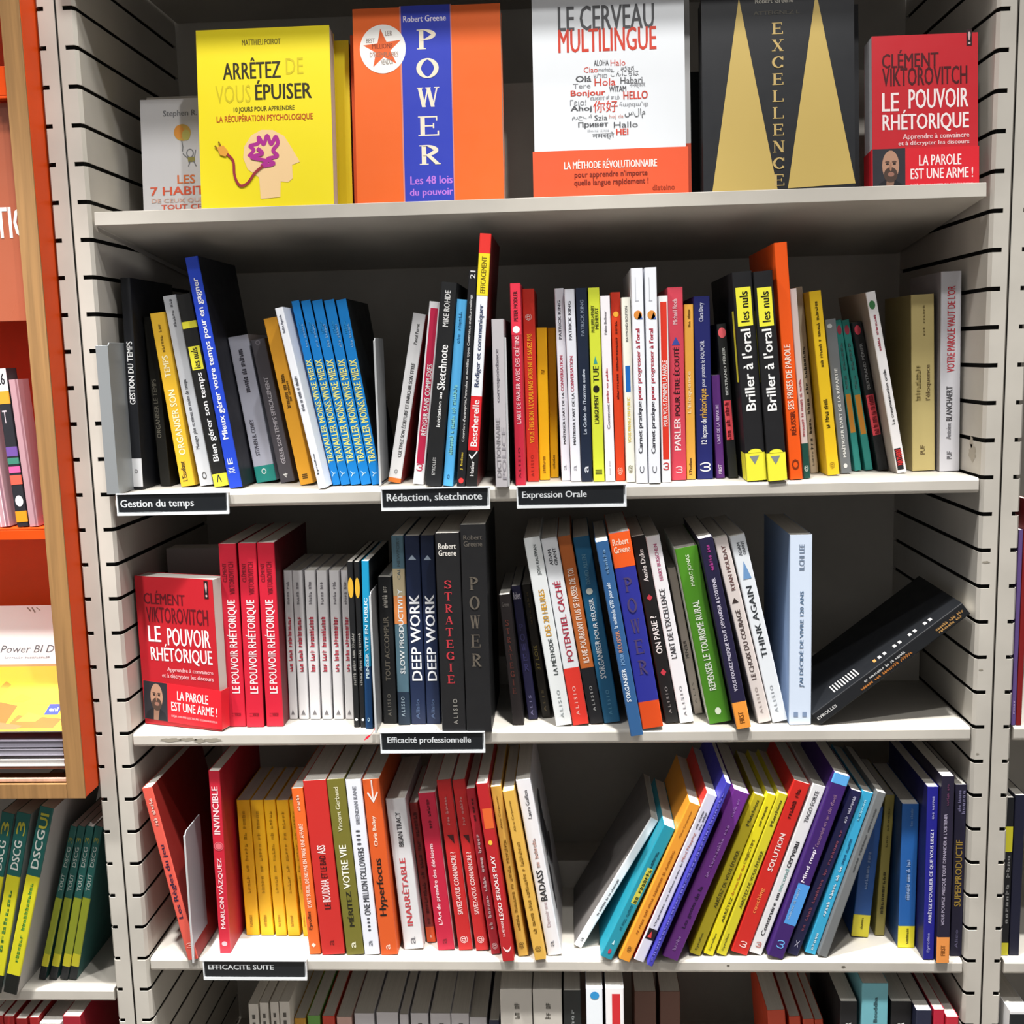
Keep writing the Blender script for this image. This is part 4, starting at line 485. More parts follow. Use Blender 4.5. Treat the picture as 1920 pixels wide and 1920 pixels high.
(-0.0398,0.012,-0.8393,0.2338,0.038,0.16,0.0,'#b9b4ac','tall light grey spine beside the small navy one on the bottom shelf',[((2,2),0.84,0.93,0.4,0.6,'#6c6860','')],[],{}),
(-0.0024,0.012,-0.8393,0.234,0.0346,0.16,0.0,'#bcb7af','tall light grey spine beside the black one on the bottom shelf',[((2,2),0.84,0.93,0.4,0.6,'#6c6860','')],[],{}),
(0.0271,0.012,-0.8393,0.2333,0.0207,0.14,0.0,'#1a1e1e','black spine between tall grey and white books on the bottom shelf',[((3,),0.8,0.9,0.4,0.6,'#8c9090','')],[],{}),
(0.0533,-0.004,-0.8393,0.2455,0.0191,0.14,0.0,'#e6ecf2','white book with a blue badge at the top of its spine',[('●',0.945,0.985,0.25,0.8,'#2c8cc8','')],[],{}),
(0.0771,-0.004,-0.8393,0.2464,0.0212,0.14,0.0,'#eceaec','white book with a red panel on its spine on the bottom shelf',[],[(0.8,0.97,'#c8242c',0.35,0.8)],{}),
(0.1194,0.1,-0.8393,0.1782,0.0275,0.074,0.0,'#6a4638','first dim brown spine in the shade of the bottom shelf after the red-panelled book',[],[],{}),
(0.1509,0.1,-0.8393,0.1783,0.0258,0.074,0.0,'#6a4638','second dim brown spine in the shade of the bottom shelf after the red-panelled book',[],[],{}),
(0.2862,0.04,-0.8386,0.1915,0.0214,0.134,-4.0,'#d04828','first red orange book sloping beside the dark gap of the bottom shelf',[],[],{}),
(0.3079,0.04,-0.8388,0.1836,0.0137,0.134,-4.0,'#d04828','second red orange book sloping beside the dark gap of the bottom shelf',[],[],{}),
(0.3243,0.04,-0.8388,0.1803,0.0135,0.134,-4.0,'#d04828','third red orange book sloping beside the dark gap of the bottom shelf',[],[],{}),
(0.3367,0.04,-0.839,0.1798,0.01,0.134,-4.0,'#d04828','fourth red orange book sloping beside the dark gap of the bottom shelf',[],[],{}),
(0.3523,0.012,-0.8393,0.221,0.02,0.16,0.0,'#17171a','black book with wide white page top before the light blue spine,bottom shelf',[('DEVENIR',0.72,0.88,0.3,0.65,'#d8d8d8','')],[],{}),
(0.3811,0.008,-0.8393,0.2465,0.0302,0.16,0.0,'#6fb0bc','light blue spine standing tallest on the bottom shelf',[('Bouddha',0.8,0.93,0.45,0.6,'#2c4c54','')],[],{}),
(0.413,0.012,-0.8393,0.2213,0.0243,0.16,0.0,'#17171a','black book with wide white page top past the light blue spine,bottom shelf',[('DEVENIR',0.72,0.88,0.3,0.65,'#f0f0f0','')],[],{}),
(0.4347,-0.002,-0.8393,0.219,0.0179,0.14,0.0,'#20243c','navy spine on the bottom shelf between black and red ones',[((3,),0.8,0.9,0.4,0.6,'#8c90a4','')],[],{}),
(0.4518,-0.002,-0.8393,0.2201,0.0125,0.14,0.0,'#b81c38','crimson spine on the bottom shelf beside the navy one',[],[],{}),
(0.4659,-0.006,-0.8393,0.2135,0.0139,0.14,0.0,'#c02438','red book with a bright white page top at the upright end of the bottom shelf',[],[],{}),
(-0.688,-0.008,-0.5973,0.2322,0.0155,0.14,14.57,'#1a5c56','green and lime exam book beside the wood frame,third from the tilted gap',[('DSCG',0.686,0.847,0.2,0.75,'#d8dcd6',''),('3',0.877,0.952,0.2,0.8,'#b9b43a',''),((7,),0.217,0.577,0.35,0.6,'#5c8c3c','')],[(0.075,0.652,'#d2cc22',0,1),(0.0,0.094,'#111410',0,1)],{'sr': '#b4b1ae'}),
(-0.6661,-0.0106,-0.5973,0.2328,0.0167,0.14,14.14,'#1a5c56','green and lime exam book,second of the large ones by the slim set',[('DSCG',0.688,0.848,0.2,0.75,'#d8dcd6',''),('3',0.878,0.953,0.2,0.8,'#b9b43a',''),((7,),0.222,0.58,0.35,0.6,'#5c8c3c','')],[(0.08,0.654,'#d2cc22',0,1),(0.0,0.099,'#111410',0,1)],{'sr': '#b4b1ae'}),
(-0.6453,-0.0138,-0.5971,0.2428,0.0164,0.14,15.75,'#1a5c56','green and lime exam book with a grey back cover,nearest the slim set',[('DSCG',0.676,0.881,0.2,0.75,'#d8dcd6',''),('UI',0.888,0.967,0.2,0.8,'#b9b43a',''),((7,12),0.17,0.601,0.4,0.65,'#5c9c3c','')],[(0.084,0.637,'#d2cc22',0,1),(0.0,0.102,'#111410',0,1)],{'sr': '#b4b1ae'}),
(-0.6215,0.0182,-0.5982,0.2051,0.0082,0.13,16.01,'#1f5e58','first slim green and lime exam book next to the big ones',[('TOUT',0.581,0.694,0.25,0.75,'#b8c4be',''),('DSCG',0.737,0.867,0.25,0.75,'#b8c4be',''),('3',0.893,0.928,0.2,0.8,'#8c8c34','')],[(0.086,0.537,'#9aa52c',0,1),(0.086,0.168,'#cfc82c',0,1),(0.0,0.086,'#10151a',0,1)],{'sr': '#2c5c58'}),
(-0.6078,0.0183,-0.5981,0.2038,0.0092,0.13,14.87,'#1f5e58','second slim green and lime exam book next to the big ones',[('TOUT',0.581,0.694,0.25,0.75,'#b8c4be',''),('DSCG',0.737,0.867,0.25,0.75,'#b8c4be',''),('3',0.893,0.928,0.2,0.8,'#8c8c34','')],[(0.086,0.537,'#9aa52c',0,1),(0.086,0.168,'#cfc82c',0,1),(0.0,0.086,'#10151a',0,1)],{'sr': '#2c5c58'}),
(-0.594,0.0184,-0.5982,0.2029,0.0095,0.13,13.9,'#1f5e58','third slim green and lime exam book next to the big ones',[('TOUT',0.581,0.694,0.25,0.75,'#b8c4be',''),('DSCG',0.737,0.867,0.25,0.75,'#b8c4be',''),('3',0.893,0.928,0.2,0.8,'#8c8c34','')],[(0.086,0.537,'#9aa52c',0,1),(0.086,0.168,'#cfc82c',0,1),(0.0,0.086,'#10151a',0,1)],{'sr': '#2c5c58'}),
(-0.5831,0.0185,-0.5982,0.2028,0.0094,0.13,13.9,'#1f5e58','last slim green and lime exam book next to the big ones',[('TOUT',0.581,0.694,0.25,0.75,'#b8c4be',''),('DSCG',0.737,0.867,0.25,0.75,'#b8c4be',''),('3',0.893,0.928,0.2,0.8,'#8c8c34','')],[(0.086,0.537,'#9aa52c',0,1),(0.086,0.168,'#cfc82c',0,1),(0.0,0.086,'#10151a',0,1)],{'sr': '#2c5c58'}),
(-0.6713,0.0,-0.8793,0.244,0.0131,0.14,0.0,'#9c1c1e','first dark red spine at the lowest shelf of the neighbouring bay',[],[],{}),
(-0.6577,0.0,-0.8793,0.2431,0.0127,0.14,0.0,'#9c1c1e','second dark red spine at the lowest shelf of the neighbouring bay',[],[],{}),
(-0.6421,0.0,-0.8793,0.2404,0.0136,0.14,0.0,'#9c1c1e','third dark red spine at the lowest shelf of the neighbouring bay',[],[],{}),
(-0.6263,0.0,-0.8793,0.2419,0.0114,0.14,0.0,'#9c1c1e','fourth dark red spine at the lowest shelf of the neighbouring bay',[],[],{}),
(-0.6057,-0.002,-0.8793,0.2356,0.026,0.14,0.0,'#e4e2de','white topped thick book between dark red ones in the neighbouring bay',[],[],{}),
(-0.5765,-0.006,-0.8793,0.2475,0.0219,0.14,0.0,'#9c1c2c','dark red thick book with white page edges,last in the neighbouring bay',[],[],{}),
(0.5253,0.004,-0.2793,0.2209,0.0046,0.15,0.0,'#5c4880','lilac purple spine hard against the upright in the next bay',[('FIRST',0.06,0.13,0.3,0.6,'#c8b8d8','')],[],{}),
(0.5312,0.004,-0.2793,0.2546,0.006,0.15,0.0,'#7c1416','dark red tall spine past the lilac one in the next bay',[],[],{}),
(0.5282,0.012,-0.5593,0.1916,0.01,0.15,0.0,'#15161a','black spine with a yellow tag in the next bay',[((7,4),0.2,0.64,0.4,0.75,'#8c8c8c','')],[(0.66,0.82,'#c8c02c',0.1,0.95),(0.0,0.08,'#c8c02c',0.1,0.95)],{}),
(0.5397,0.012,-0.5593,0.1944,0.0116,0.15,0.0,'#16182e','dark navy spine past the yellow-tagged one in the next bay',[],[],{}),
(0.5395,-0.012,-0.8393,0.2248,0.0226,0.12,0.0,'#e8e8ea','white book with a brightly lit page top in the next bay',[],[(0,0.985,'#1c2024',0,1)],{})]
for B in BOOKS: spine_book(*B)
# ---------------- face-out books on the display shelf ----------------
class Dr:
    """drawing on a cover: maps the seen rectangle (x0..x1, top..bottom) of the printed face to the cover's own width and height"""
    def __init__(s,mb,w,h,x0,x1,yt,yb,v0): s.mb=mb;s.w=w;s.h=h;s.a=(x0,x1,yt,yb,v0);s.y=-.0002
    def P(s,x,y):
        x0,x1,yt,yb,v0=s.a;return ((x-x0)/(x1-x0)*s.w,v0+(yb-y)/(yb-yt)*(s.h-v0))
    def up(s): s.y-=.00001
    def poly(s,pts,c): s.up();s.mb.add([(p[0],s.y,p[1]) for p in [s.P(*q) for q in pts]],[tuple(range(len(pts)))],mat(c))
    def rect(s,x0,y0,x1,y1,c): s.poly([(x0,y0),(x1,y0),(x1,y1),(x0,y1)],c)
    def ell(s,cx,cy,rx,ry,c,n=28): s.poly([(cx+rx*math.cos(2*math.pi*i/n),cy+ry*math.sin(2*math.pi*i/n)) for i in range(n)],c)
    def text(s,t,x0,y0,x1,y1,c,bold=True):
        a=s.P(x0,y1);b=s.P(x1,y0);s.up();put_text(s.mb,t,a[0],b[0],a[1],b[1],s.y,mat(c),bold,'h')
    def stack(s,t,x0,y0,x1,y1,c):
        a=s.P(x0,y1);b=s.P(x1,y0);s.up();put_text(s.mb,t,a[0],b[0],a[1],b[1],s.y,mat(c),True,'stack',True)
    def line(s,pts,wd,c):
        s.up();Q=[Vector(s.P(*p)) for p in pts];k=wd/(s.a[1]-s.a[0])*s.w/2
        for a,b in zip(Q[:-1],Q[1:]):
            s.y-=.000006;d=(b-a);d=d.normalized() if d.length>0 else Vector((1,0));n=Vector((-d.y,d.x))*k;a2=a-d*k*.6;b2=b+d*k*.6
            s.mb.add([(p.x,s.y,p.y) for p in(a2+n,b2+n,b2-n,a2-n)],[(0,1,2,3)],mat(c))
def sm(pts,n=6):
    o=[]
    P=[pts[0]]+list(pts)+[pts[-1]]
    for i in range(1,len(P)-2):
        for k in range(n):
            t=k/n;o.append(tuple(.5*((2*P[i][j])+(-P[i-1][j]+P[i+1][j])*t+(2*P[i-1][j]-5*P[i][j]+4*P[i+1][j]-P[i+2][j])*t*t+(-P[i-1][j]+3*P[i][j]-3*P[i+1][j]+P[i+2][j])*t**3) for j in(0,1)))
    return o+[tuple(pts[-1])]
ZT=lambda y:.3004-.0971*y     # upper face of the inclined display shelf
TL=5.6
def d_yellow(mb,w,h):
    d=Dr(mb,w,h,1105,1815,192,1124,.0105);K='#2e2810'
    d.text('MATTHIEU POIROT',1350,250,1555,280,'#6a5c14')
    d.text('ARRÊTEZ',1243,345,1552,455,K);d.text('DE',1580,355,1672,440,'#d2c01c',False)
    d.text('VOUS',1200,485,1388,580,'#d2c01c',False);d.text('ÉPUISER',1412,465,1714,568,K)
    d.text('10 JOURS POUR APPRENDRE',1295,602,1620,634,'#5a4c10');d.text('LA RÉCUPÉRATION PSYCHOLOGIQUE',1202,638,1716,684,'#c0531c')
    H=[(1425,1088),(1530,1082),(1535,1000),(1575,1005),(1600,985),(1598,915),(1640,900),(1595,820),(1560,762),(1500,728),(1440,725),(1385,752),(1345,810),(1338,870),(1360,930),(1420,975)]
    d.poly(H,'#f3cf9a')
    br=[(1370,860),(1395,830),(1378,808),(1420,795),(1425,765),(1450,800),(1470,758),(1490,800),(1515,765),(1525,800),(1500,835),(1520,865),(1470,880),(1500,905),(1440,915),(1460,890),(1385,868),(1440,850),(1420,825)]
    d.line(sm(br,7),19,'#b02c90')
    d.line(sm([(1255,848),(1285,885),(1290,960),(1315,1012),(1355,1005),(1400,950),(1440,918)],6),13,'#9c2e3c')
    d.poly([(1200,810),(1235,800),(1262,835),(1245,860),(1215,850)],'#e6a23c');d.line([(1190,803),(1200,815)],8,'#8a6414');d.line([(1210,782),(1220,802)],8,'#8a6414')
face_book('bright yellow front cover with a pink brain and a plug on the top shelf',-.3575,.0035,ZT(.0035),.145,.199,.025,'#f3e01e',TL,0,d_yellow,'#e8d51c')
face_book('second bright yellow copy peeking out behind the first on the top shelf',-.3425,.0315,ZT(.0315),.145,.193,.025,'#f3e01e',TL,0,None,'#e8d51c')
def d_power(mb,w,h):
    d=Dr(mb,w,h,88,880,75,1093,.0105)
    d.rect(348,70,612,1100,'#2f3fb8');d.rect(340,70,348,1100,'#d88a7c');d.rect(612,70,618,1100,'#d88a7c')
    d.text('Robert Greene',360,122,590,155,'#e4dcec',True)
    d.stack('POWER',425,172,545,930,'#f1e6cf')
    d.text('Les 48 lois',378,965,606,1008,'#c07ae0');d.text('du pouvoir',374,1030,608,1080,'#c07ae0')
    d.ell(247,290,124,128,'#f4f2ee',40);st=[]
    for i in range(10):
        a=R(-96+36*i);q=108 if i%2==0 else 42;st.append((247+q*math.cos(a)*1.0,290+q*math.sin(a)))
    d.poly(st,'#e2642c')
    d.text('BEST',158,232,205,256,'#8a7a70');d.text('LER',262,196,300,222,'#8a7a70');d.text('MILLIONS',190,262,300,288,'#8c3410');d.text("D'EXEMPLAIRES",176,305,330,332,'#9a6a54');d.text('VENDUS',236,345,300,372,'#8a7a70')
face_book('orange front cover with a blue centre stripe and a round star sticker',-.187,.0035,ZT(.0035),.158,.2145,.027,'#f06a26',TL,0,d_power,'#e85c18')
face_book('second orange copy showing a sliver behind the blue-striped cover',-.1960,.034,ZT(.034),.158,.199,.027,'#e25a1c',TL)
def d_cerv(mb,w,h):
    d=Dr(mb,w,h,1050,1868,-60,1060,.0105);G='#55565a';RD='#d0402c'
    d.rect(1040,822,1880,1080,'#ea5a32')
    d.text('LE CERVEAU',1190,62,1708,192,G);d.text('MULTILINGUE',1190,182,1718,306,RD)
    for t,a,b,c,e_,col in [('ALOHA',1380,350,1460,380,G),('Halo',1470,352,1550,384,RD),('Ciao',1325,385,1400,415,RD),('merhaba',1405,392,1480,412,'#8a8b90'),('สวัสดี',1525,388,1595,410,G),('Olá',1280,430,1365,462,G),('שלום',1378,420,1450,445,'#8a8b90'),('こんにちは',1470,410,1620,440,G),('Tere',1265,470,1360,496,'#8a8b90'),('Hola',1382,448,1495,486,RD),('Habari',1522,445,1640,480,G),('Bonjour',1252,505,1440,545,RD),('WITAM',1460,490,1552,520,G),('नमस्कार',1570,478,1655,506,'#8a8b90'),('Γεια!',1248,555,1335,586,'#8a8b90'),('வணக்கம்',1358,535,1515,560,'#8a8b90'),('HELLO',1536,520,1668,562,RD),('Ahoj',1250,588,1365,622,G),('你好',1372,565,1505,626,RD),('հարգանք',1515,575,1668,605,'#8a8b90'),('مرحبا',1258,635,1362,664,G),('Szia',1378,640,1448,668,G),('hej da',1458,640,1535,664,'#c98a80'),('سلام',1542,612,1652,664,G),('Привет',1290,674,1452,708,G),('Hallo',1482,680,1612,710,G),('Buna ziua',1340,714,1456,726,'#a9aab0'),('नमस्ते',1366,730,1484,768,G),('HEI',1494,716,1560,748,RD)]:
        d.text(t,a,b,c,e_,col,t.isupper() or t in('Olá','Bonjour','Ahoj','Привет'))
    d.text('LA MÉTHODE RÉVOLUTIONNAIRE',1210,872,1712,922,'#fbeee8');d.text("pour apprendre n'importe",1265,935,1660,975,'#7c2410');d.text('quelle langue rapidement !',1262,978,1665,1018,'#7c2410');d.text('diateino',1685,1018,1806,1046,'#a83c1c')
face_book('white front cover with a globe of greetings over an orange red foot',.0045,.0035,ZT(.0035),.160,.232,.0215,'#e9edf2',TL,0,d_cerv,'#dfe3e8')
face_book('second white copy behind the greeting-globe cover on the top shelf',.0128,.0285,ZT(.0285),.160,.226,.0215,'#b9b9ba',TL,0,lambda mb,w,h:mb.add([(0,-.0002,0),(w,-.0002,0),(w,-.0002,h*.3),(0,-.0002,h*.3)],[(0,1,2,3)],mat('#c8482a')),'#b9b9ba')  # duller grey and red paint the front copy's shadow into the cover
def d_exc(mb,w,h):
    d=Dr(mb,w,h,158,982,22,1024,.0105);G='#c9ae62'
    d.poly([(362,28),(205,1040),(562,1030)],G);d.poly([(779,10),(618,1025),(984,1010)],G)
    d.text('Robert Greene',450,35,656,62,'#a8a49a');d.text('ATTEIGNEZ L',440,102,690,122,'#4a463c')
    d.stack('EXCELLENCE',538,150,602,1024,'#c8ac6c')
face_book('black front cover with two tall gold triangles on the top shelf',.1825,.0035,ZT(.0035),.158,.2105,.029,'#1b1d22',TL,0,d_exc)
face_book('second black copy behind the gold triangle cover',.1955,.036,ZT(.036),.158,.2105,.029,'#1a1b20',TL)
face_book('plain black cover low in the gap between white and gold triangle books',.1700,.068,ZT(.068),.158,.157,.025,'#141416',TL)
def portrait(mb,x0,x1,z0,z1,y):
    """small portrait photo printed on the band: bald bearded man in a dark jacket"""
    W_,H_=x1-x0,z1-z0;k=[y]
    def pl(pts,c): k[0]-=.00004;mb.add([(x0+W_*u,k[0],z0+H_*v) for u,v in pts],[tuple(range(len(pts)))],mat(c))
    el=lambda cx,cy,rx,ry,a0=0,a1=360,n=22:[(cx+rx*math.cos(R(a0+(a1-a0)*i/n)),cy+ry*math.sin(R(a0+(a1-a0)*i/n))) for i in range(n)]
    pl([(0,0),(1,0),(1,1),(0,1)],'#2c2c33');pl([(.05,0),(.98,0),(.9,.2),(.7,.3),(.35,.3),(.12,.18)],'#191b22')
    pl([(.4,0),(.6,0),(.66,.28),(.42,.28)],'#8c6a58');pl(el(.55,.62,.26,.34),'#b58a72');pl(el(.55,.42,.21,.17),'#4c3a32');pl(el(.56,.43,.1,.05),'#9a6c5c')
    pl(el(.55,.6,.035,.1),'#a2765f');pl(el(.45,.66,.05,.02),'#2c2220');pl(el(.66,.66,.05,.02),'#2c2220');pl(el(.45,.71,.07,.018),'#5c443a');pl(el(.66,.71,.07,.018),'#5c443a')
def d_vik(mb,w,h):
    d=Dr(mb,w,h,1075,1638,225,995,.0105)
    d.text('CLÉMENT',1128,300,1430,392,'#4c0c14');d.text('VIKTOROVITCH',1130,392,1582,486,'#4c0c14')
    d.text('LE',1128,520,1218,615,'#f6e8e8');d.text('POUVOIR',1270,505,1588,606,'#f6e8e8');d.text('RHÉTORIQUE',1130,610,1590,728,'#f6e8e8')
    d.text('Apprendre à convaincre',1238,735,1592,770,'#eec6c8');d.text('et à décrypter les discours',1214,772,1592,800,'#eec6c8')
    d.rect(1578,208,1606,292,'#2c1418');d.text('!',1585,220,1600,285,'#c8a8a8')
def band(book,w,t,z0,z1,tilt,tx,wrapx):
    """paper band wrapped round the foot of a book"""
    mb=MB();m=mat('#d8202e',.45);k=.0006
    mb.box(-k,w+k,-k-.0003,-k,z0,z1,m);mb.box(-k-.0003,-k,-k,t,z0,z1,m);mb.box(w+k,w+k+.0003,-k,t*.6,z0,z1,m)
    y=-k-.0004;H_=z1-z0
    portrait(mb,.0,w*.31,z0,z1,y)
    tw=mat('#f8e8e8')
    put_text(mb,'LA PAROLE',w*.44,w*.84,z0+H_*.60,z0+H_*.84,y,tw);put_text(mb,'EST UNE ARME !',w*.36,w*.95,z0+H_*.31,z0+H_*.54,y,tw)
    put_text(mb,'DÉJÀ 100 000 LECTEURS CONVAINCUS',w*.36,w*.95,z0+H_*.13,z0+H_*.21,y,mat('#f0b8bc'))
    o=mb.build('paper_band',book,fix=False);o.rotation_euler=(0,R(tilt),0);return o
bk=face_book('small red paperback with a portrait band at the upright end of the top shelf',.3585,.0035,ZT(.0035),.1085,.164,.030,'#c4202c',TL,0,d_vik,'#d4d4da')
band(bk,.1085,.030,.001,.0475,0,0,0)
def d_hab(mb,w,h):
    d=Dr(mb,w,h,765,1385,560,1140,.0235)
    d.text('Stephen R. Covey',885,620,1190,660,'#77787c');d.ell(985,738,45,44,'#c9a24a');d.ell(968,735,26,36,'#d8903c');d.ell(1004,752,22,28,'#b8b05c')
    d.line([(980,782),(985,812),(982,835)],5,'#77787c');d.ell(1022,848,20,24,'#77787c');d.ell(1022,848,14,18,'#c6c5c8');d.poly([(1008,870),(1045,866),(1048,892),(1012,895)],'#8c8444')
    d.line([(985,850),(1008,872)],5,'#77787c');d.line([(1045,866),(1052,832)],5,'#77787c');d.line([(1020,892),(1012,915)],5,'#77787c');d.line([(1040,890),(1052,915)],5,'#77787c')
    d.text('LES',950,960,1045,1005,'#d2703c');d.text('7 HABITUDES',805,1020,1290,1065,'#d2583c');d.text('DE CEUX QUI RÉALISENT',810,1076,1300,1108,'#cfa89a');d.text("TOUT CE QU'ILS",860,1114,1240,1145,'#d2583c')
face_book('pale grey front cover with a small balloon figure half behind the yellow one',-.4440,.062,ZT(.062),.135,.1475,.018,'#c9c8cb',TL,0,d_hab)
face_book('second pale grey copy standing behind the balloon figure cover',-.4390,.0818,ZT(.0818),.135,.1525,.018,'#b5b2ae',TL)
# ---------------- face-out paperback on the third shelf ----------------
def d_vik2(mb,w,h):
    d=Dr(mb,w,h,345,965,490,1615,0)
    d.text('CLÉMENT',408,592,740,695,'#5c0f1a');d.text('VIKTOROVITCH',420,715,915,832,'#5c0f1a')
    d.text('LE',425,858,528,978,'#f6e4e6');d.text('POUVOIR',580,866,922,1000,'#f6e4e6');d.text('RHÉTORIQUE',435,990,928,1140,'#f6e4e6')
    d.text('Apprendre à convaincre',560,1165,928,1205,'#eab4b8');d.text('et à décrypter les discours',515,1212,928,1255,'#eab4b8')
    d.rect(898,502,930,632,'#241418');d.text('!',906,515,922,620,'#c8a8a8')
bk=face_book('small red paperback with a portrait band turned face out on the third shelf',-.4745,.034,-.28+.0009,.1065,.179,.024,'#b81c28',0,-16.5,d_vik2,'#a81824')
band(bk,.1065,.024,.0068,.0535,2.6,0,0)
tag_o=face_book('white backed book standing hidden behind the face-out red paperback',-.466,.118,-.28+.0009,.10,.196,.03,'#8f8a88',0,0)
# ---------------- clip-on shelf labels ----------------
def label_holder(text,label,x0,x1,zs,flap,tl,tx0,tx1,depth=.012,rot=0):
    r=thing('shelf_label_holder',label,'label holder',((x0+x1)/2,0,zs+ZB),(0,R(rot),0));hw=(x1-x0)/2
    AC=mat('#dfe3e6',.2,'plate',.6)
    mb=MB();mb.box(-hw,hw,-.0036,-.0026,-.0225,.0012,AC);mb.box(-hw,hw,-.0065,-.0036,-.0235,-.0205,AC);mb.box(-hw,hw,-.0065,-.0036,.0004,.0016,AC)
    mb.box(hw-.0012,hw,-.0062,-.0036,-.0205,.0004,AC);mb.box(-hw,-hw+.0012,-.0062,-.0036,-.0205,.0004,AC)
    mb.box(-hw,hw,-.0026,flap,.00012,.00045,AC)
    mb.build('holder',r)
    mb=MB();mb.box(-hw+.002,hw-.003,-.0052,-.0037,-.0195,-.0003,mat('#15181c',.4));put_text(mb,text,-hw+tx0,-hw+tx1,tl[0],tl[1],-.0054,mat('#c8ccd0'),True,'h')
    mb.build('label_card',r,fix=False);return r
label_holder('Gestion du temps','black label card at the start of the second shelf edge, before the time management books',-.4722,-.3450,0,.002,(-.0168,-.0058),.004,.088)
label_holder('Rédaction, sketchnote','black label card in the middle of the second shelf edge under the writing books',-.1732,-.0525,0,.002,(-.0142,-.0045),.006,.112)
label_holder('Expression Orale','black label card on the second shelf edge under the red oral books',-.0230,.0972,0,.002,(-.0145,-.0048),.006,.077)
label_holder('Efficacité professionnelle','black label card on the third shelf edge below the thick black books',-.1860,-.0660,-.28,.002,(-.0138,-.0046),.008,.104)
label_holder('EFFICACITE SUITE','white framed black label card with a broad flap on the fourth shelf edge',-.4105,-.2860,-.56,.045,(-.0105,-.0045),.006,.085)
m=MB();m.box(-.186,-.122,-.0030,.006,.0017,.0021,mat('#e8ecf0',.4,'paper'));o=m.build('paper_slip');o.location=(0,0,ZB-.28);tag(o,'white paper slip lying on the label holder of the third shelf','paper')
# ---------------- bookends ----------------
def bookend(label,x,y,zs,h,depth,flange=0,col='#8e9498',yaw=0):
    r=thing('bookend',label,'bookend',(x,y,zs+ZB+.0008),(0,0,R(yaw)));mt=mat(col,.4,'metal');c=.006
    mb=MB();mb.prism([(0,0),(depth,0),(depth,h-c*.3),(depth-c*.3,h),(c,h),(0,h-c)],-.0007,.0007,'x',mt)
    mb.build('plate',r,.0003)
    mb=MB();mb.prism([(-.0014,0),(0,0),(0,h-c*.5),(-.0014,h-c*.5)],-.0007-flange,.0016,'x',mat('#d5d8da',.35,'metal') if not flange else mt);mb.build('rim',r,.0003)
    return r
bookend('grey steel bookend standing in front of the upright beside the white-footed black book',-.4702,-.0045,0,.168,.05,.0115,'#94999c')
bookend('grey steel bookend after the last of five bright blue copies',-.1800,.0300,0,.166,.06,0,'#a6a8aa',)
bookend('dark bookend with a pale rim between the grey dictionary and the red oral book',-.0318,-.0030,0,.165,.055,0,'#2a2a2c')
bookend('grey bookend half covering the bright blue spine on the third shelf',-.1908,-.0060,-.28,.163,.05,0,'#8c8c8e')
bookend('grey bookend between the coral and crimson books on the fourth shelf',-.4205,-.0100,-.56,.162,.055,0,'#a4a8ac')
m=MB();P=[(-.1930,-.0022,.0045),(-.1955,-.0042,-.0005),(-.2000,-.0046,-.0060),(-.2055,-.0042,-.0090)]
for a,b in zip(P[:-1],P[1:]): m.add([a,b,(b[0]+.0035,b[1],b[2]+.0050),(a[0]+.0035,a[1],a[2]+.0050)],[(0,1,2,3)],mat('#c81c34'))
for a,b in zip(P[:-1],P[1:]): m.add([(a[0],a[1]-.0003,a[2]),(b[0],b[1]-.0003,b[2]),(b[0]+.0035,b[1]-.0003,b[2]+.0050),(a[0]+.0035,a[1]-.0003,a[2]+.0050)],[(0,1,2,3)],mat('#c81c34'))
o=m.build('ribbon');o.location=(0,0,ZB-.28);tag(o,'red ribbon scrap hanging over the third shelf edge beside the bookend','ribbon')
# ---------------- magazines in the orange display frame ----------------
def magazine(label,x,y,z,h,t,d,lean,col,texts,bands): return spine_book(x,y,z,h,t,d,lean,col,label,texts,bands,{},name='magazine')
MZ=-.0310
magazine('pinkish magazine bundle edge leaning at the rim of the orange ledge',-.5905,-.0300,MZ+.0011,.185,.012,.025,-4.2,'#b89098',[],[(0,1,'#e4dce2',.18,.26),(0,1,'#e4dce2',.6,.66),(0,.9,'#8c6470',.7,.9)])
magazine('slim magazine with black, purple and pink spine blocks on the orange ledge',-.5700,-.0300,MZ+.0008,.174,.0125,.025,-3.4,'#24242a',[('26',.90,.97,.1,.85,'#1c1c20','h'),('T',.66,.74,.2,.6,'#c8b8c0','h'),('●',.13,.2,.2,.9,'#e8e4e6','h')],[(.86,1,'#e8dfe6',0,1),(.78,.86,'#d8942c',0,1),(.45,.51,'#6a4a94',0,1),(.40,.44,'#3c7a68',0,1),(.345,.385,'#d85a94',0,1),(.27,.33,'#e05a48',0,1),(.03,.10,'#f0901c',0,1)])
magazine('pinkish magazine leaning nearest the wood edge on the orange ledge',-.5572,-.0300,MZ+.0008,.162,.010,.025,-3.2,'#b08890',[],[(0,1,'#8a6068',.7,.9)])
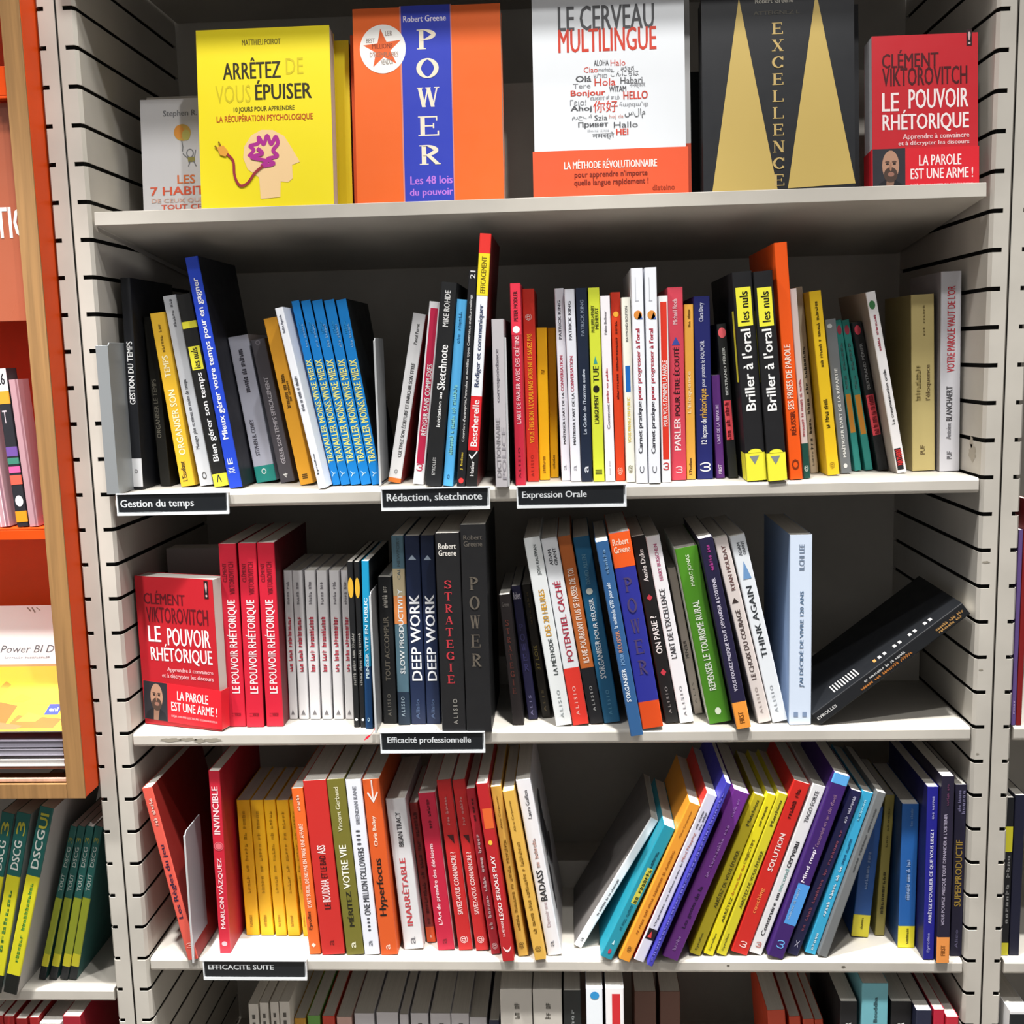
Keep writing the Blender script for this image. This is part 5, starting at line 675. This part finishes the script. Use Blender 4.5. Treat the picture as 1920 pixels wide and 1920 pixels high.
def d_mag(mb,w,h):
    d=Dr(mb,w,h,0,1,0,1,0)
    d.rect(0,.5,1,1,'#f2c81e');d.rect(0,.487,1,.505,'#c89a5c');d.text('Power BI D',.46,.335,.80,.395,'#55565c',False);d.text((8,11),.50,.425,.79,.442,'#a4a5aa',False)
    for (a,b,c,e_,col) in [(.50,.78,.68,.95,'#ea5c10'),(.64,.88,.98,.98,'#ea6414'),(.5,.62,.6,.72,'#e89018'),(.62,.72,.75,.78,'#d8a018'),(.80,.72,.97,.8,'#dca61c'),(.70,.86,.86,.93,'#f2a02a'),(.52,.93,.75,.99,'#ee6a3a')]: d.poly([(a,e_),(a+.06,b),(c,b+.03),(c-.04,e_)],col)
    d.poly([(.86,.88),(.88,.80),(.965,.80),(.945,.88)],'#2c3c8c');d.text('eni',.885,.825,.94,.855,'#e8ecf8')
    d.poly([(.87,.255),(.93,.215),(.965,.215),(.965,.26)],'#e0a030');d.line([(.54,.02),(.57,.05)],.008,'#8c8478');d.line([(.57,.02),(.60,.06)],.008,'#8c8478');d.line([(.60,.02),(.63,.045)],.006,'#a09888')
TR=thing('magazine','white and yellow computing manual lying face up in the lower orange tray','magazine',(-.735,-.0310,-.2652+ZB),(R(-45),0,0))
mb=MB();mb.box(0,.19,0,.0008,0,.1687,mat('#f2f2f0'));d_mag(mb,.19,.1687);mb.build('cover',TR,fix=False)
mb=MB();mb.box(.0005,.1895,.001,.004,.0005,.1682,PAPER);mb.build('page_block',TR)
for i,(z,c) in enumerate([(-.2775,'#7c7884'),(-.2875,'#9c98a4'),(-.3000,'#e8e4e0')]):
    o=thing('magazine',('grey magazine edge just under the white and yellow manual','grey magazine second from the top of the lower tray pile','white magazine edge at the base of the lower tray pile')[i],'magazine',(-.735,-.0305,z+ZB-.007))
    mb=MB();mb.box(0,.1895,0,.026,0,.0012,mat(c));mb.box(0,.1895,0,.026,.0068,.008,mat(c));mb.build('cover',o)
    mb=MB();mb.box(.0005,.189,.0006,.0255,.0013,.0067,mat(c,.8,'paper'));mb.build('page_block',o)
